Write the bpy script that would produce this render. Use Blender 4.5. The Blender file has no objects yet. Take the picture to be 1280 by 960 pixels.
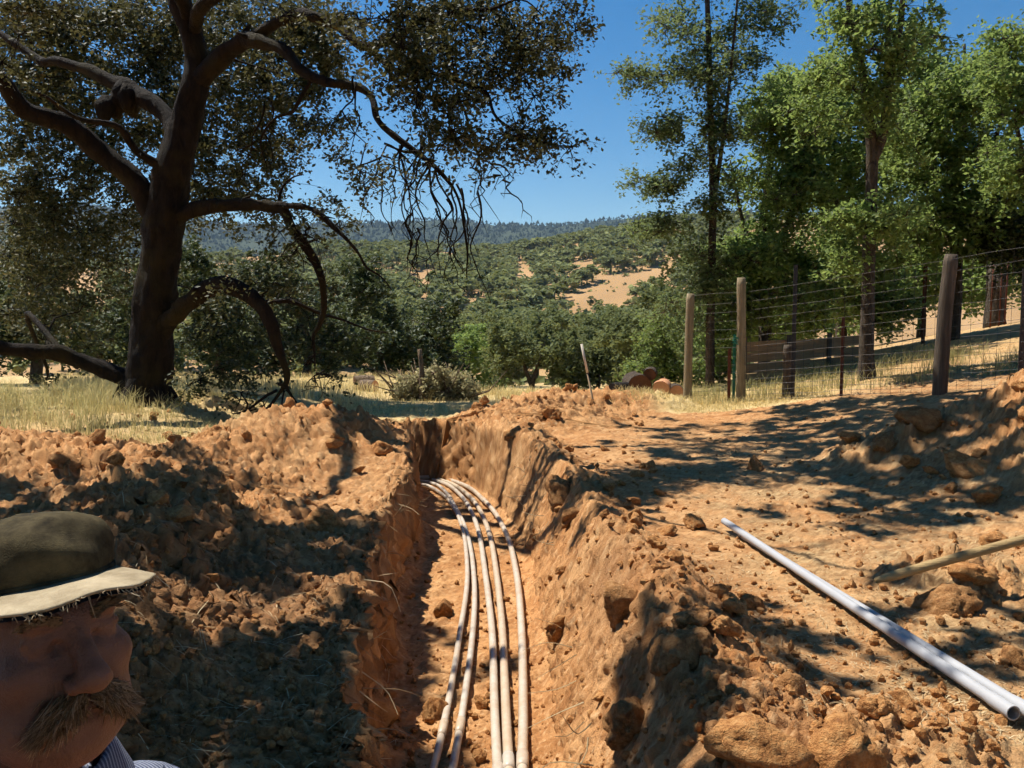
import bpy, math
import numpy as np
from mathutils import Matrix, Vector

sc = bpy.context.scene
COL = sc.collection
# ------------------------------------------------------------------ camera, sky, sun, exposure
F_PX, CX, CY = 1044.0, 640.0, 480.0
CAM = np.array([0.0, 0.0, 1.6])
PITCH = math.atan(80 / F_PX)
cd = bpy.data.cameras.new('camera')
cam = bpy.data.objects.new('camera', cd)
COL.objects.link(cam)
cam.location = CAM
cam.rotation_euler = (math.pi / 2 - PITCH, 0, 0)
cd.sensor_width = 36.0
cd.lens = 36.0 * F_PX / 1280.0
cd.clip_start = 0.02
cd.clip_end = 20000
sc.camera = cam

SUN_AZ, SUN_EL = 57.0, 62.0          # degrees left of the view axis, above the horizon
az, el = math.radians(SUN_AZ), math.radians(SUN_EL)
SUN = np.array([-math.sin(az) * math.cos(el), math.cos(az) * math.cos(el), math.sin(el)])
w = bpy.data.worlds.new('World')
sc.world = w
w.use_nodes = True
nt = w.node_tree
nt.nodes.clear()
sky = nt.nodes.new('ShaderNodeTexSky')
sky.sky_type = 'NISHITA'
sky.sun_disc = False
sky.sun_elevation = el
sky.sun_rotation = -az
sky.altitude = 0
sky.air_density = 1.0
sky.dust_density = 0.1
sky.ozone_density = 1.5
bg = nt.nodes.new('ShaderNodeBackground')
bg.inputs['Strength'].default_value = 0.073
wo = nt.nodes.new('ShaderNodeOutputWorld')
hs = nt.nodes.new('ShaderNodeHueSaturation')      # the phone's vivid colour
hs.inputs['Saturation'].default_value = 1.44
nt.links.new(sky.outputs[0], hs.inputs['Color'])
nt.links.new(hs.outputs[0], bg.inputs[0])
nt.links.new(bg.outputs[0], wo.inputs[0])

ld = bpy.data.lights.new('sun', 'SUN')
ld.energy = 5.0
ld.angle = math.radians(0.53)
ld.color = (1.0, 0.95, 0.86)
sun = bpy.data.objects.new('sun', ld)
COL.objects.link(sun)
sun.location = tuple(SUN * 50)
sun.rotation_euler = Vector(-SUN).to_track_quat('-Z', 'Y').to_euler()

sc.view_settings.view_transform = 'Standard'
sc.view_settings.look = 'None'
sc.view_settings.gamma = 1.0
sc.view_settings.exposure = 0.65
sc.view_settings.use_curve_mapping = False
cy = sc.cycles
cy.use_denoising = True
cy.max_bounces = 4
cy.diffuse_bounces = 2
cy.glossy_bounces = 1
cy.transmission_bounces = 3
cy.use_adaptive_sampling = True
cy.adaptive_threshold = 0.03
cy.adaptive_min_samples = 12
cy.transparent_max_bounces = 6
cy.volume_bounces = 0
cy.caustics_reflective = False
cy.caustics_refractive = False

# ------------------------------------------------------------------ helpers
rng = np.random.default_rng(7)
FW = np.array([0, math.cos(PITCH), -math.sin(PITCH)])
UP = np.array([0, math.sin(PITCH), math.cos(PITCH)])


def ray(px, py):
    return FW + (px - CX) / F_PX * np.array([1.0, 0, 0]) + (CY - py) / F_PX * UP


def at(px, py, Y):
    r = ray(px, py)
    return CAM + r * (Y / r[1])


def gz(px, py, z):
    r = ray(px, py)
    return CAM + r * ((z - CAM[2]) / r[2])


def proj(P):
    P = np.atleast_2d(P) - CAM
    d = P @ FW
    return CX + P[:, 0] / d * F_PX, CY - (P @ UP) / d * F_PX


def sstep(a, b, x):
    t = np.clip((x - a) / (b - a), 0, 1)
    return t * t * (3 - 2 * t)


def _h(ix, iy, iz, seed):
    n = (ix.astype(np.uint32) * np.uint32(374761393) + iy.astype(np.uint32) * np.uint32(668265263)
         + iz.astype(np.uint32) * np.uint32(2147483647) + np.uint32((seed * 974634777) & 0xffffffff))
    n = (n ^ (n >> np.uint32(13))) * np.uint32(1274126177)
    n = (n ^ (n >> np.uint32(15))) * np.uint32(2246822519)
    return ((n ^ (n >> np.uint32(16))) & np.uint32(0xffffff)).astype(np.float32) / np.float32(0xffffff)


def vn(x, y, z=None, seed=0):
    """value noise, -1..1"""
    x = np.asarray(x, np.float32); y = np.asarray(y, np.float32)
    x0 = np.floor(x); y0 = np.floor(y)
    fx = x - x0; fy = y - y0
    fx = fx * fx * (3 - 2 * fx); fy = fy * fy * (3 - 2 * fy)
    ix = x0.astype(np.int64); iy = y0.astype(np.int64)
    if z is None:
        o = np.zeros_like(ix)
        a = _h(ix, iy, o, seed); b = _h(ix + 1, iy, o, seed); c = _h(ix, iy + 1, o, seed); d = _h(ix + 1, iy + 1, o, seed)
        return ((a * (1 - fx) + b * fx) * (1 - fy) + (c * (1 - fx) + d * fx) * fy) * 2 - 1
    z = np.asarray(z, np.float32)
    z0 = np.floor(z); fz = z - z0; fz = fz * fz * (3 - 2 * fz); iz = z0.astype(np.int64)
    r = []
    for k in (0, 1):
        a = _h(ix, iy, iz + k, seed); b = _h(ix + 1, iy, iz + k, seed)
        c = _h(ix, iy + 1, iz + k, seed); d = _h(ix + 1, iy + 1, iz + k, seed)
        r.append((a * (1 - fx) + b * fx) * (1 - fy) + (c * (1 - fx) + d * fx) * fy)
    return (r[0] * (1 - fz) + r[1] * fz) * 2 - 1


def fbm(x, y, z=None, seed=0, o=4, g=0.5):
    s = 0.0; a = 1.0; n = 0.0; f = 1.0
    for i in range(o):
        s = s + a * vn(x * f + 17.3 * i, y * f - 9.1 * i, None if z is None else z * f, seed + i)
        n += a; a *= g; f *= 2.07
    return s / n


def lumps(x, y, cell, seed, keep=0.6):
    """rounded clods: hemispheres on jittered cells, each with its own size"""
    x = x / cell; y = y / cell
    ix = np.floor(x).astype(np.int64); iy = np.floor(y).astype(np.int64)
    out = np.zeros(x.shape, np.float32)
    o = np.zeros_like(ix)
    for dx in (-1, 0, 1):
        for dy in (-1, 0, 1):
            cx = ix + dx; cyy = iy + dy
            px = cx + _h(cx, cyy, o, seed); py = cyy + _h(cx, cyy, o, seed + 1)
            sz = _h(cx, cyy, o, seed + 2)
            an = _h(cx, cyy, o, seed + 3) * 6.283
            st = 0.75 + 0.5 * _h(cx, cyy, o, seed + 4)
            r = np.where(sz < keep, 0.28 + 0.5 * sz, 0.01)
            ex = (x - px) * np.cos(an) + (y - py) * np.sin(an)
            ey = -(x - px) * np.sin(an) + (y - py) * np.cos(an)
            q = 1 - (np.abs(ex / st) ** 3 + np.abs(ey * st) ** 3) / r ** 3
            out = np.maximum(out, np.maximum(q, 0) ** .42 * r)
    return out


def cat(curve, n):
    """Catmull-Rom resample of rows (any width)"""
    P = np.asarray(curve, float)
    if len(P) == 2:
        t = np.linspace(0, 1, n)[:, None]
        return P[0] * (1 - t) + P[1] * t
    Q = np.vstack([2 * P[0] - P[1], P, 2 * P[-1] - P[-2]])
    d = np.r_[0, np.cumsum(np.linalg.norm(np.diff(P[:, :3], axis=0), axis=1))]
    tt = np.linspace(0, d[-1], n)
    k = np.clip(np.searchsorted(d, tt, side='right') - 1, 0, len(P) - 2)
    u = ((tt - d[k]) / np.maximum(d[k + 1] - d[k], 1e-9))[:, None]
    a, b, c, e = Q[k], Q[k + 1], Q[k + 2], Q[k + 3]
    return 0.5 * (2 * b + (c - a) * u + (2 * a - 5 * b + 4 * c - e) * u ** 2 + (3 * b - a - 3 * c + e) * u ** 3)


class Geo:
    def __init__(self):
        self.v, self.q, self.t, self.c, self.n = [], [], [], [], 0

    def add(self, v, q=None, t=None, c=0.5):
        v = np.asarray(v, np.float32).reshape(-1, 3)
        if q is not None and len(q): self.q.append(np.asarray(q, np.int64) + self.n)
        if t is not None and len(t): self.t.append(np.asarray(t, np.int64) + self.n)
        self.v.append(v)
        self.c.append(np.broadcast_to(np.asarray(c, np.float32), (len(v),)))
        self.n += len(v)

    def tube(self, P, R, n=6, c=0.5, bark=0.0, cap=True, bs=6.0):
        P = np.asarray(P, float); k = len(P)
        R = np.broadcast_to(np.asarray(R, float), (k,))
        T = np.gradient(P, axis=0)
        T /= np.linalg.norm(T, axis=1)[:, None] + 1e-12
        m = np.abs(T.mean(0)); ref = np.eye(3)[int(np.argmin(m))]
        A = np.cross(T, ref); A /= np.linalg.norm(A, axis=1)[:, None] + 1e-12
        B = np.cross(T, A)
        th = np.arange(n) * 2 * math.pi / n
        rad = np.repeat(R[:, None], n, 1)
        V = P[:, None, :] + rad[..., None] * (np.cos(th)[None, :, None] * A[:, None, :] + np.sin(th)[None, :, None] * B[:, None, :])
        if bark:
            nz = fbm(V[..., 0] * bs, V[..., 1] * bs, V[..., 2] * bs * 0.45, seed=5, o=3)
            V = V + (V - P[:, None, :]) * (nz * bark)[..., None]
        i = np.arange(k - 1)[:, None] * n; j = np.arange(n)[None, :]
        q = np.stack([i + j, i + (j + 1) % n, i + n + (j + 1) % n, i + n + j], -1).reshape(-1, 4)
        V = V.reshape(-1, 3); t = None
        if cap:
            V = np.vstack([V, P[0], P[-1]]); a = k * n; b = a + 1; jj = np.arange(n)
            t = np.vstack([np.stack([np.full(n, a), (jj + 1) % n, jj], 1),
                           np.stack([np.full(n, b), (k - 1) * n + jj, (k - 1) * n + (jj + 1) % n], 1)])
        self.add(V, q, t, c)

    def twigs(self, P0, Mi, E, r):
        """many thin three-sided twigs at once"""
        n = len(E); D = E - P0; D = D / (np.linalg.norm(D, axis=1)[:, None] + 1e-9)
        A = np.cross(D, [.31, .55, .77]); A /= np.linalg.norm(A, axis=1)[:, None] + 1e-9; B = np.cross(D, A)
        th = np.arange(3) * 2.0944
        off = np.cos(th)[None, :, None] * A[:, None] + np.sin(th)[None, :, None] * B[:, None]
        V = np.concatenate([P0[:, None] + off * r[0], Mi[:, None] + off * r[1], E[:, None]], 1)
        i = np.arange(n)[:, None] * 7
        q = np.concatenate([i + [[k, (k + 1) % 3, 3 + (k + 1) % 3, 3 + k]] for k in range(3)])
        t = np.concatenate([i + [[3 + k, 3 + (k + 1) % 3, 6]] for k in range(3)])
        self.add(V.reshape(-1, 3), q, t)

    def box(self, lo, hi, c=0.5, M=None):
        lo = np.asarray(lo, float); hi = np.asarray(hi, float)
        V = np.array([[lo[0], lo[1], lo[2]], [hi[0], lo[1], lo[2]], [hi[0], hi[1], lo[2]], [lo[0], hi[1], lo[2]],
                      [lo[0], lo[1], hi[2]], [hi[0], lo[1], hi[2]], [hi[0], hi[1], hi[2]], [lo[0], hi[1], hi[2]]])
        if M is not None: V = V @ np.asarray(M)[:3, :3].T + np.asarray(M)[:3, 3]
        self.add(V, [[0, 3, 2, 1], [4, 5, 6, 7], [0, 1, 5, 4], [1, 2, 6, 5], [2, 3, 7, 6], [3, 0, 4, 7]], None, c)

    def leaves(self, P, size, asp=0.55, up=0.4, c=None, seed=None, nrm=None):
        """kite-shaped leaves folded along the rib"""
        r = np.random.default_rng(seed) if seed is not None else rng
        P = np.asarray(P, float); N = len(P)
        if N == 0: return
        nm = r.normal(size=(N, 3)); nm /= np.linalg.norm(nm, axis=1)[:, None]
        nm[:, 2] = np.abs(nm[:, 2]); nm = nm + np.array([0, 0, up])
        if nrm is not None: nm = nm + nrm
        nm /= np.linalg.norm(nm, axis=1)[:, None]
        d = r.normal(size=(N, 3)); d -= (d * nm).sum(1)[:, None] * nm
        d /= np.linalg.norm(d, axis=1)[:, None] + 1e-9
        s = np.cross(nm, d)
        L = (np.asarray(size) * r.uniform(0.65, 1.3, N))[:, None]
        a = P - d * L * 0.5; b = P + d * L * 0.5
        m = P + d * L * r.uniform(-0.05, 0.15, (N, 1)) - nm * L * 0.10
        l = m + s * L * asp * 0.5 + nm * L * 0.16; rr = m - s * L * asp * 0.5 + nm * L * 0.16
        V = np.stack([a, l, b, rr], 1).reshape(-1, 3)
        i = np.arange(N)[:, None] * 4
        t = np.concatenate([i + np.array([[0, 2, 1]]), i + np.array([[0, 3, 2]])])
        cc = r.uniform(0, 1, N) if c is None else np.clip(np.broadcast_to(c, (N,)) + r.uniform(-0.25, 0.25, N), 0, 1)
        self.add(V, None, t, np.repeat(cc, 4))

    def build(self, name, mat, parent=None, smooth=False):
        V = np.concatenate(self.v) if self.v else np.zeros((0, 3), np.float32)
        q = np.concatenate(self.q) if self.q else np.zeros((0, 4), np.int64)
        t = np.concatenate(self.t) if self.t else np.zeros((0, 3), np.int64)
        return mesh_obj(name, V, q, t, mat, parent, smooth, {'rnd': np.concatenate(self.c) if self.c else None})


def mesh_data(name, V, q, t, mat, smooth, attrs=None):
    me = bpy.data.meshes.new(name)
    V = np.asarray(V, np.float32)
    me.vertices.add(len(V)); me.vertices.foreach_set('co', V.ravel())
    lo = np.concatenate([np.asarray(q).ravel(), np.asarray(t).ravel()]).astype(np.int32)
    tot = np.r_[np.full(len(q), 4), np.full(len(t), 3)].astype(np.int32)
    st = np.r_[0, np.cumsum(tot)[:-1]].astype(np.int32) if len(tot) else tot
    me.loops.add(len(lo)); me.loops.foreach_set('vertex_index', lo)
    me.polygons.add(len(tot)); me.polygons.foreach_set('loop_start', st)
    me.polygons.foreach_set('use_smooth', np.full(len(tot), bool(smooth)))
    me.update(calc_edges=True)
    for k, a in (attrs or {}).items():
        if a is None: continue
        a = np.asarray(a, np.float32)
        if a.ndim == 1:
            at_ = me.attributes.new(k, 'FLOAT', 'POINT'); at_.data.foreach_set('value', a)
        else:
            at_ = me.attributes.new(k, 'FLOAT_COLOR', 'POINT'); at_.data.foreach_set('color', a.ravel())
    if mat is not None: me.materials.append(mat)
    return me


def link(name, me, parent=None):
    o = bpy.data.objects.new(name, me)
    COL.objects.link(o)
    if parent is not None: o.parent = parent
    return o


def mesh_obj(name, V, q, t, mat, parent=None, smooth=False, attrs=None):
    return link(name, mesh_data(name, V, q, t, mat, smooth, attrs), parent)


def tag(o, label=None, cat_=None, group=None, kind=None):
    if label: o['label'] = label
    if cat_: o['category'] = cat_
    if group: o['group'] = group
    if kind: o['kind'] = kind
    return o


def thing(name, label, cat_, group=None, loc=(0, 0, 0)):
    o = link(name, None)
    o.location = loc
    o.empty_display_size = 0.1
    return tag(o, label, cat_, group)


# ------------------------------------------------------------------ materials
class NT:
    def __init__(self, name):
        self.m = bpy.data.materials.new(name)
        self.m.use_nodes = True
        self.t = self.m.node_tree
        self.t.nodes.clear()
        self.out = self.t.nodes.new('ShaderNodeOutputMaterial')

    def n(self, kind, **kw):
        nd = self.t.nodes.new('ShaderNode' + kind)
        for k, v in kw.items():
            if k.startswith('i_'):
                key = k[2:]
                nd.inputs[int(key) if key.isdigit() else key.replace('_', ' ')].default_value = v
            else: setattr(nd, k, v)
        return nd

    def l(self, a, b): self.t.links.new(a, b)

    def mix(self, f, a, b, blend='MIX'):
        nd = self.t.nodes.new('ShaderNodeMix')
        nd.data_type = 'RGBA'; nd.blend_type = blend
        for s, v in ((nd.inputs[0], f), (nd.inputs[6], a), (nd.inputs[7], b)):
            if hasattr(v, 'is_linked'): self.l(v, s)
            elif isinstance(v, (int, float)): s.default_value = v
            else: s.default_value = (*v, 1.0)
        return nd.outputs[2]

    def ramp(self, f, stops):
        nd = self.t.nodes.new('ShaderNodeValToRGB')
        e = nd.color_ramp.elements
        while len(e) < len(stops): e.new(0.5)
        for x, (p, c) in zip(e, stops):
            x.position = p; x.color = (*c, 1.0) if not isinstance(c, (int, float)) else (c, c, c, 1.0)
        self.l(f, nd.inputs[0])
        return nd.outputs[0]

    def noise(self, scale, detail=4, rough=0.55, vec=None, dist=0.0):
        nd = self.n('TexNoise', i_Scale=scale, i_Detail=detail, i_Roughness=rough, i_Distortion=dist)
        if vec is not None: self.l(vec, nd.inputs['Vector'])
        return nd.outputs[0]

    def attr(self, name): return self.n('Attribute', attribute_name=name)

    def obj(self): return self.n('TexCoord').outputs['Object']

    def rnd(self): return self.n('ObjectInfo').outputs['Random']

    def bump(self, h, strength=0.5, dist=0.02):
        nd = self.n('Bump', i_Strength=strength, i_Distance=dist)
        self.l(h, nd.inputs['Height'])
        return nd.outputs[0]

    def pbsdf(self, col, rough=0.85, spec=0.3, normal=None, **kw):
        b = self.n('BsdfPrincipled')
        for s, v in (('Base Color', col), ('Roughness', rough)):
            if hasattr(v, 'is_linked'): self.l(v, b.inputs[s])
            elif isinstance(v, (int, float)): b.inputs[s].default_value = v
            else: b.inputs[s].default_value = (*v, 1.0)
        b.inputs['Specular IOR Level'].default_value = spec
        for k, v in kw.items(): b.inputs[k.replace('_', ' ')].default_value = v
        if normal is not None: self.l(normal, b.inputs['Normal'])
        return b.outputs[0]

    def done(self, sh):
        self.l(sh, self.out.inputs['Surface'])
        return self.m


def m_ground():
    t = NT('ground')
    p = t.obj()
    c = t.attr('tint').outputs['Color']
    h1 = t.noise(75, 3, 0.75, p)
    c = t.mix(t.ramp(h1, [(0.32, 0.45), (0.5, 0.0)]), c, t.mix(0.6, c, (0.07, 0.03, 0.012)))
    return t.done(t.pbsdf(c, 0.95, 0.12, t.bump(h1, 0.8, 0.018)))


def m_clod(name, a, b, c):
    t = NT(name)
    p = t.n('NewGeometry').outputs['Position']
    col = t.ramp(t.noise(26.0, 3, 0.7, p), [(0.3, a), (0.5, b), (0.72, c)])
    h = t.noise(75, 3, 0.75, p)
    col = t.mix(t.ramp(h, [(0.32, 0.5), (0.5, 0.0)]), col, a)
    return t.done(t.pbsdf(col, 0.95, 0.1, t.bump(h, 0.9, 0.02)))


def m_leaf(name, stops, trans=0.3, rough=0.45, gain=1.0):
    t = NT(name)
    col = t.ramp(t.attr('rnd').outputs['Fac'], stops)
    b = t.pbsdf(col, rough + .1, 0.22)
    tr = t.n('BsdfTranslucent'); t.l(t.mix(0.5, col, tuple(min(1, x * 1.6) for x in stops[-1][1])), tr.inputs[0])
    mx = t.n('MixShader', i_0=trans); t.l(b, mx.inputs[1]); t.l(tr.outputs[0], mx.inputs[2])
    return t.done(mx.outputs[0])


def m_bark(name, a, b, moss=None, scale=9.0):
    t = NT(name)
    mp = t.n('Mapping'); mp.inputs['Scale'].default_value = (1, 1, 0.35); t.l(t.obj(), mp.inputs[0])
    n = t.noise(scale, 7, 0.7, mp.outputs[0], 0.6)
    col = t.ramp(n, [(0.32, a), (0.66, b)])
    if moss:
        col = t.mix(t.ramp(t.noise(1.6, 4, 0.6, t.obj()), [(0.5, 0.0), (0.66, 0.8)]), col, moss)
    return t.done(t.pbsdf(col, 0.9, 0.15, t.bump(n, 1.0, 0.06)))


def m_plain(name, col, rough=0.6, var=0.15, scale=12, spec=0.3, bump=0.15, **kw):
    t = NT(name)
    n = t.noise(scale, 6, 0.65, t.obj())
    c = t.mix(n, tuple(x * (1 - var) for x in col), tuple(min(1, x * (1 + var)) for x in col))
    return t.done(t.pbsdf(c, rough, spec, t.bump(n, bump, 0.01), **kw))


def m_wood(name, a, b, scale=20, stretch=0.06, axis=2):
    t = NT(name)
    mp = t.n('Mapping'); s = [1, 1, 1]; s[axis] = stretch; mp.inputs['Scale'].default_value = s
    t.l(t.obj(), mp.inputs[0])
    n = t.noise(scale, 6, 0.7, mp.outputs[0], 0.4)
    c = t.ramp(n, [(0.3, a), (0.7, b)])
    c = t.mix(t.ramp(t.noise(2.5, 4, 0.6, t.obj()), [(0.45, 0.0), (0.75, 0.5)]), c, a)
    return t.done(t.pbsdf(c, 0.9, 0.15, t.bump(n, 1.0, 0.02)))


def m_pipe():
    t = NT('pvc')
    p = t.obj()
    dirt = t.ramp(t.noise(9, 6, 0.7, p), [(0.42, 0.0), (0.72, 0.75)])
    c = t.mix(dirt, t.mix(t.rnd(), (0.52, 0.47, 0.40), (0.52, 0.41, 0.29)), (0.42, 0.27, 0.15))
    return t.done(t.pbsdf(c, 0.42, 0.45))


M = {
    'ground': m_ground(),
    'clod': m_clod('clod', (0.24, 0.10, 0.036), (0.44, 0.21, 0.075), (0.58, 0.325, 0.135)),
    'clod_shade': m_clod('clod_shade', (0.19, 0.085, 0.033), (0.33, 0.16, 0.06), (0.46, 0.26, 0.115)),  # darker copy of the clod colours, shade painted in
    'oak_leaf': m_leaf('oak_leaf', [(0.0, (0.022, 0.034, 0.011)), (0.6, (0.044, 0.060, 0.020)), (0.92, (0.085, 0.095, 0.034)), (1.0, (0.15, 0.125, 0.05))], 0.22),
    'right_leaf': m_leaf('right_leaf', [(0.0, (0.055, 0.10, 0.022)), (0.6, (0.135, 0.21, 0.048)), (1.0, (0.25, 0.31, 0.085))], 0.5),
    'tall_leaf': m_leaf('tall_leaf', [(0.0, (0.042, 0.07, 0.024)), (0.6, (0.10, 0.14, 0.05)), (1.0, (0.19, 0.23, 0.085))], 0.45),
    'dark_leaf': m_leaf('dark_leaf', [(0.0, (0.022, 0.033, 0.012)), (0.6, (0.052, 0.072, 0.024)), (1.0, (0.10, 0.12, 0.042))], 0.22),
    'mid_leaf': m_leaf('mid_leaf', [(0.0, (0.05, 0.068, 0.022)), (0.6, (0.125, 0.15, 0.05)), (1.0, (0.21, 0.23, 0.085))], 0.3, 0.6),
    'shrub_leaf': m_leaf('shrub_leaf', [(0.0, (0.06, 0.10, 0.022)), (0.6, (0.14, 0.20, 0.048)), (1.0, (0.23, 0.28, 0.08))], 0.35),
    'hill_leaf': m_leaf('hill_leaf', [(0.0, (0.07, 0.085, 0.03)), (0.5, (0.16, 0.18, 0.062)), (1.0, (0.27, 0.28, 0.105))], 0.2, 0.8),
    'brush_leaf': m_leaf('brush_leaf', [(0.0, (0.16, 0.14, 0.06)), (0.6, (0.34, 0.30, 0.14)), (1.0, (0.52, 0.46, 0.25))], 0.25, 0.7),
    'conifer': m_leaf('conifer', [(0.0, (0.012, 0.022, 0.014)), (0.6, (0.028, 0.042, 0.024)), (1.0, (0.06, 0.075, 0.038))], 0.05, 0.9),
    'grass_green': m_leaf('grass_green', [(0.0, (0.17, 0.19, 0.06)), (0.5, (0.34, 0.32, 0.125)), (1.0, (0.55, 0.46, 0.22))], 0.35, 0.6),
    'grass_dry': m_leaf('grass_dry', [(0.0, (0.42, 0.29, 0.115)), (0.6, (0.66, 0.49, 0.215)), (1.0, (0.80, 0.64, 0.32))], 0.3, 0.7),
    'straw': m_leaf('straw', [(0.0, (0.14, 0.085, 0.04)), (0.6, (0.42, 0.30, 0.16)), (1.0, (0.66, 0.53, 0.32))], 0.1, 0.8),
    'oak_bark': m_bark('oak_bark', (0.006, 0.005, 0.004), (0.026, 0.018, 0.012), (0.034, 0.026, 0.009)),
    'bark': m_bark('bark', (0.03, 0.021, 0.015), (0.12, 0.09, 0.066), None, 14),
    'grey_bark': m_bark('grey_bark', (0.018, 0.014, 0.011), (0.12, 0.095, 0.07), None, 11),
    'dead_wood': m_bark('dead_wood', (0.10, 0.065, 0.04), (0.33, 0.24, 0.16), None, 20),
    'moss': m_plain('moss', (0.095, 0.062, 0.018), 1.0, 0.5, 30, 0.05, 1.0),
    'post_wood': m_wood('post_wood', (0.16, 0.12, 0.07), (0.40, 0.32, 0.195)),
    'grey_wood': m_wood('grey_wood', (0.05, 0.038, 0.028), (0.155, 0.12, 0.088)),
    'plank': m_wood('plank', (0.22, 0.12, 0.058), (0.48, 0.29, 0.15), 16, 0.05, 0),
    'handle_wood': m_wood('handle_wood', (0.36, 0.235, 0.105), (0.52, 0.37, 0.18), 30, 0.05, 0),
    'rust': m_plain('rust', (0.11, 0.038, 0.02), 0.85, 0.4, 25, 0.2, 0.5),
    'dark_steel': m_plain('dark_steel', (0.035, 0.030, 0.028), 0.6, 0.3, 25, 0.4),
    'wire': m_plain('wire', (0.07, 0.06, 0.055), 0.5, 0.3, 25, 0.5),
    'green_paint': m_plain('green_paint', (0.02, 0.16, 0.10), 0.5, 0.2, 20),
    'pvc': m_pipe(),
    'pvc_grey': m_plain('pvc_grey', (0.39, 0.39, 0.40), 0.5, 0.12, 3, 0.3, 0.0),
    'cut_wood': m_plain('cut_wood', (0.55, 0.27, 0.14), 0.9, 0.35, 18, 0.15, 0.5),
    'log_end': m_plain('log_end', (0.12, 0.055, 0.03), 0.95, 0.35, 18, 0.1, 0.5),
    'charred': m_plain('charred', (0.022, 0.017, 0.014), 0.9, 0.4, 12, 0.2, 0.8),
    'white_stake': m_plain('white_stake', (0.62, 0.56, 0.46), 0.6, 0.12, 12),
    'stake': m_wood('stake', (0.24, 0.17, 0.10), (0.42, 0.32, 0.2)),
}
# ------------------------------------------------------------------ terrain
TR = np.array([[-0.42, -3.0], [-0.40, 0.9], [-0.13, 2.6], [-0.30, 4.3], [-0.43, 6.5], [-0.47, 8.2], [-0.70, 10.0], [-0.95, 11.1], [-1.30, 11.85], [-1.85, 12.3], [-2.7, 12.4], [-4.6, 12.4]])
TRF = np.array([-0.35, -0.42, -0.60, -0.70, -0.72, -0.70, -0.70, -0.70, -0.76, -1.0, -1.1, -1.1])      # floor height at each corner
TRW = np.array([0.60, 0.62, 0.36, 0.45, 0.54, 0.52, 0.42, 0.36, 0.36, 0.50, 0.52, 0.40])               # half width


def seg_dist(X, Y, P, *vals):
    """distance, side and interpolated values along a polyline"""
    best = np.full(X.shape, 1e9); side = np.zeros(X.shape); out = [np.zeros(X.shape) for _ in vals]
    for i in range(len(P) - 1):
        a, b = P[i], P[i + 1]; d = b - a; L = d @ d
        t = np.clip(((X - a[0]) * d[0] + (Y - a[1]) * d[1]) / L, 0, 1)
        ex = X - a[0] - t * d[0]; ey = Y - a[1] - t * d[1]
        ds = np.hypot(ex, ey); m = ds < best
        best = np.where(m, ds, best)
        side = np.where(m, np.sign(ex * d[1] - ey * d[0]), side)      # + on the right of the walking direction
        for o, v in zip(out, vals): o[m] = (v[i] * (1 - t) + v[i + 1] * t)[m]
    return best, side, out


TR[3:7, 0] += .05
TRW[3:8] += .06
TRc = cat(np.c_[TR, TRF, TRW], 40)
RIDGES = [  # polyline of (x, y, height), width
    (np.array([[-2.1, -2.0, .40], [-2.15, 2.0, .40], [-2.25, 4.5, .42], [-2.6, 6.2, .36], [-3.1, 7.8, .22], [-2.6, 9.3, .52], [-2.3, 10.5, .48], [-2.15, 11.2, .26], [-2.2, 11.7, .05]]), .72),
    (np.array([[-2.8, 7.6, .16], [-4.4, 7.6, .12], [-6.2, 7.2, .16], [-8.5, 6.8, .2]]), .75),
    (np.array([[.80, 1.0, .10], [.82, 3.0, .15], [.78, 4.6, .25], [.58, 5.8, .14], [.52, 7.4, .10], [.40, 9.0, .18], [.15, 10.4, .22], [-.25, 11.6, .22]]), .34),
    (np.array([[-.15, 12.5, .20], [.35, 13.2, .42], [.95, 13.9, .34], [2.0, 15.2, .16]]), .85),
]
BLOBS = [(6.4, 8.3, 1.15, 1.75, 1.05), (5.1, 7.4, .28, .8, .6), (4.0, 8.7, .22, .6, .45), (2.75, 4.95, .16, .35, .25), (1.35, 3.0, .08, .4, .3), (2.3, 14.8, .16, .8, .5)]
HK = np.array([-40, 16, 35, 80, 140, 200, 300, 450, 620, 690, 900, 1250, 1600, 2100, 2700, 3300, 4200, 6000])
HZ = np.array([0, 0, -.75, -4.6, -9, -6, 4, 28, 56, 61, 35, 15, 70, 190, 318, 230, 120, 60])
_ht = np.array([-1.2, -.62, -.45, -.2, -.02, .06, .13, .2, .3, .7])
_hy = np.array([62, 60, 66, 83, 80, 92, 104, 113, 122, 135]) / 92.0
_mt = np.array([-1.2, -.6, -.5, -.4, -.2, -.1, 0, .05, .11, .16, .3, .7])
_my = np.array([150, 142, 141, 122, 120, 123, 122, 119, 124, 131, 135, 120]) / 122.0


def hill_w(Y): return sstep(150, 330, Y)


def smooth_ground(X, Y):
    t = X / np.maximum(Y, 1.0)
    z = np.interp(Y, HK, HZ)
    hf = np.interp(t, _ht, _hy); mf = np.interp(t, _mt, _my)
    f = 1 + (hf - 1) * sstep(200, 450, Y) * (1 - sstep(900, 1300, Y)) + (mf - 1) * sstep(1500, 2100, Y)
    z = np.where(z > 0, z * f, z)
    z = z + hill_w(Y) * (1 - sstep(900, 1300, Y)) * 7.0 * fbm(X / 95, Y / 120, seed=41, o=4)
    z = z + sstep(1400, 2000, Y) * 26 * fbm(X / 260, Y / 420, seed=43, o=4) + sstep(1400, 2000, Y) * 5 * fbm(X / 50, Y / 70, seed=47, o=3)
    near = 1 - sstep(30, 90, Y)
    z = z + .38 * sstep(-2.3, -5.2, X) * (1 - sstep(13, 24, Y)) * near
    k = X - 3.6 + .02 * (Y - 12)
    z = z + near * .19 * np.log1p(np.exp(np.clip(k * 1.8, -20, 20))) / 1.8 * (1 - .75 * sstep(6, 3, Y)) 
    z = z - 1.1 * sstep(16, 42, Y) * (1 - sstep(90, 140, Y)) * sstep(-.10, -.03, t)      # the valley falls away right behind the heap
    return z


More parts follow.
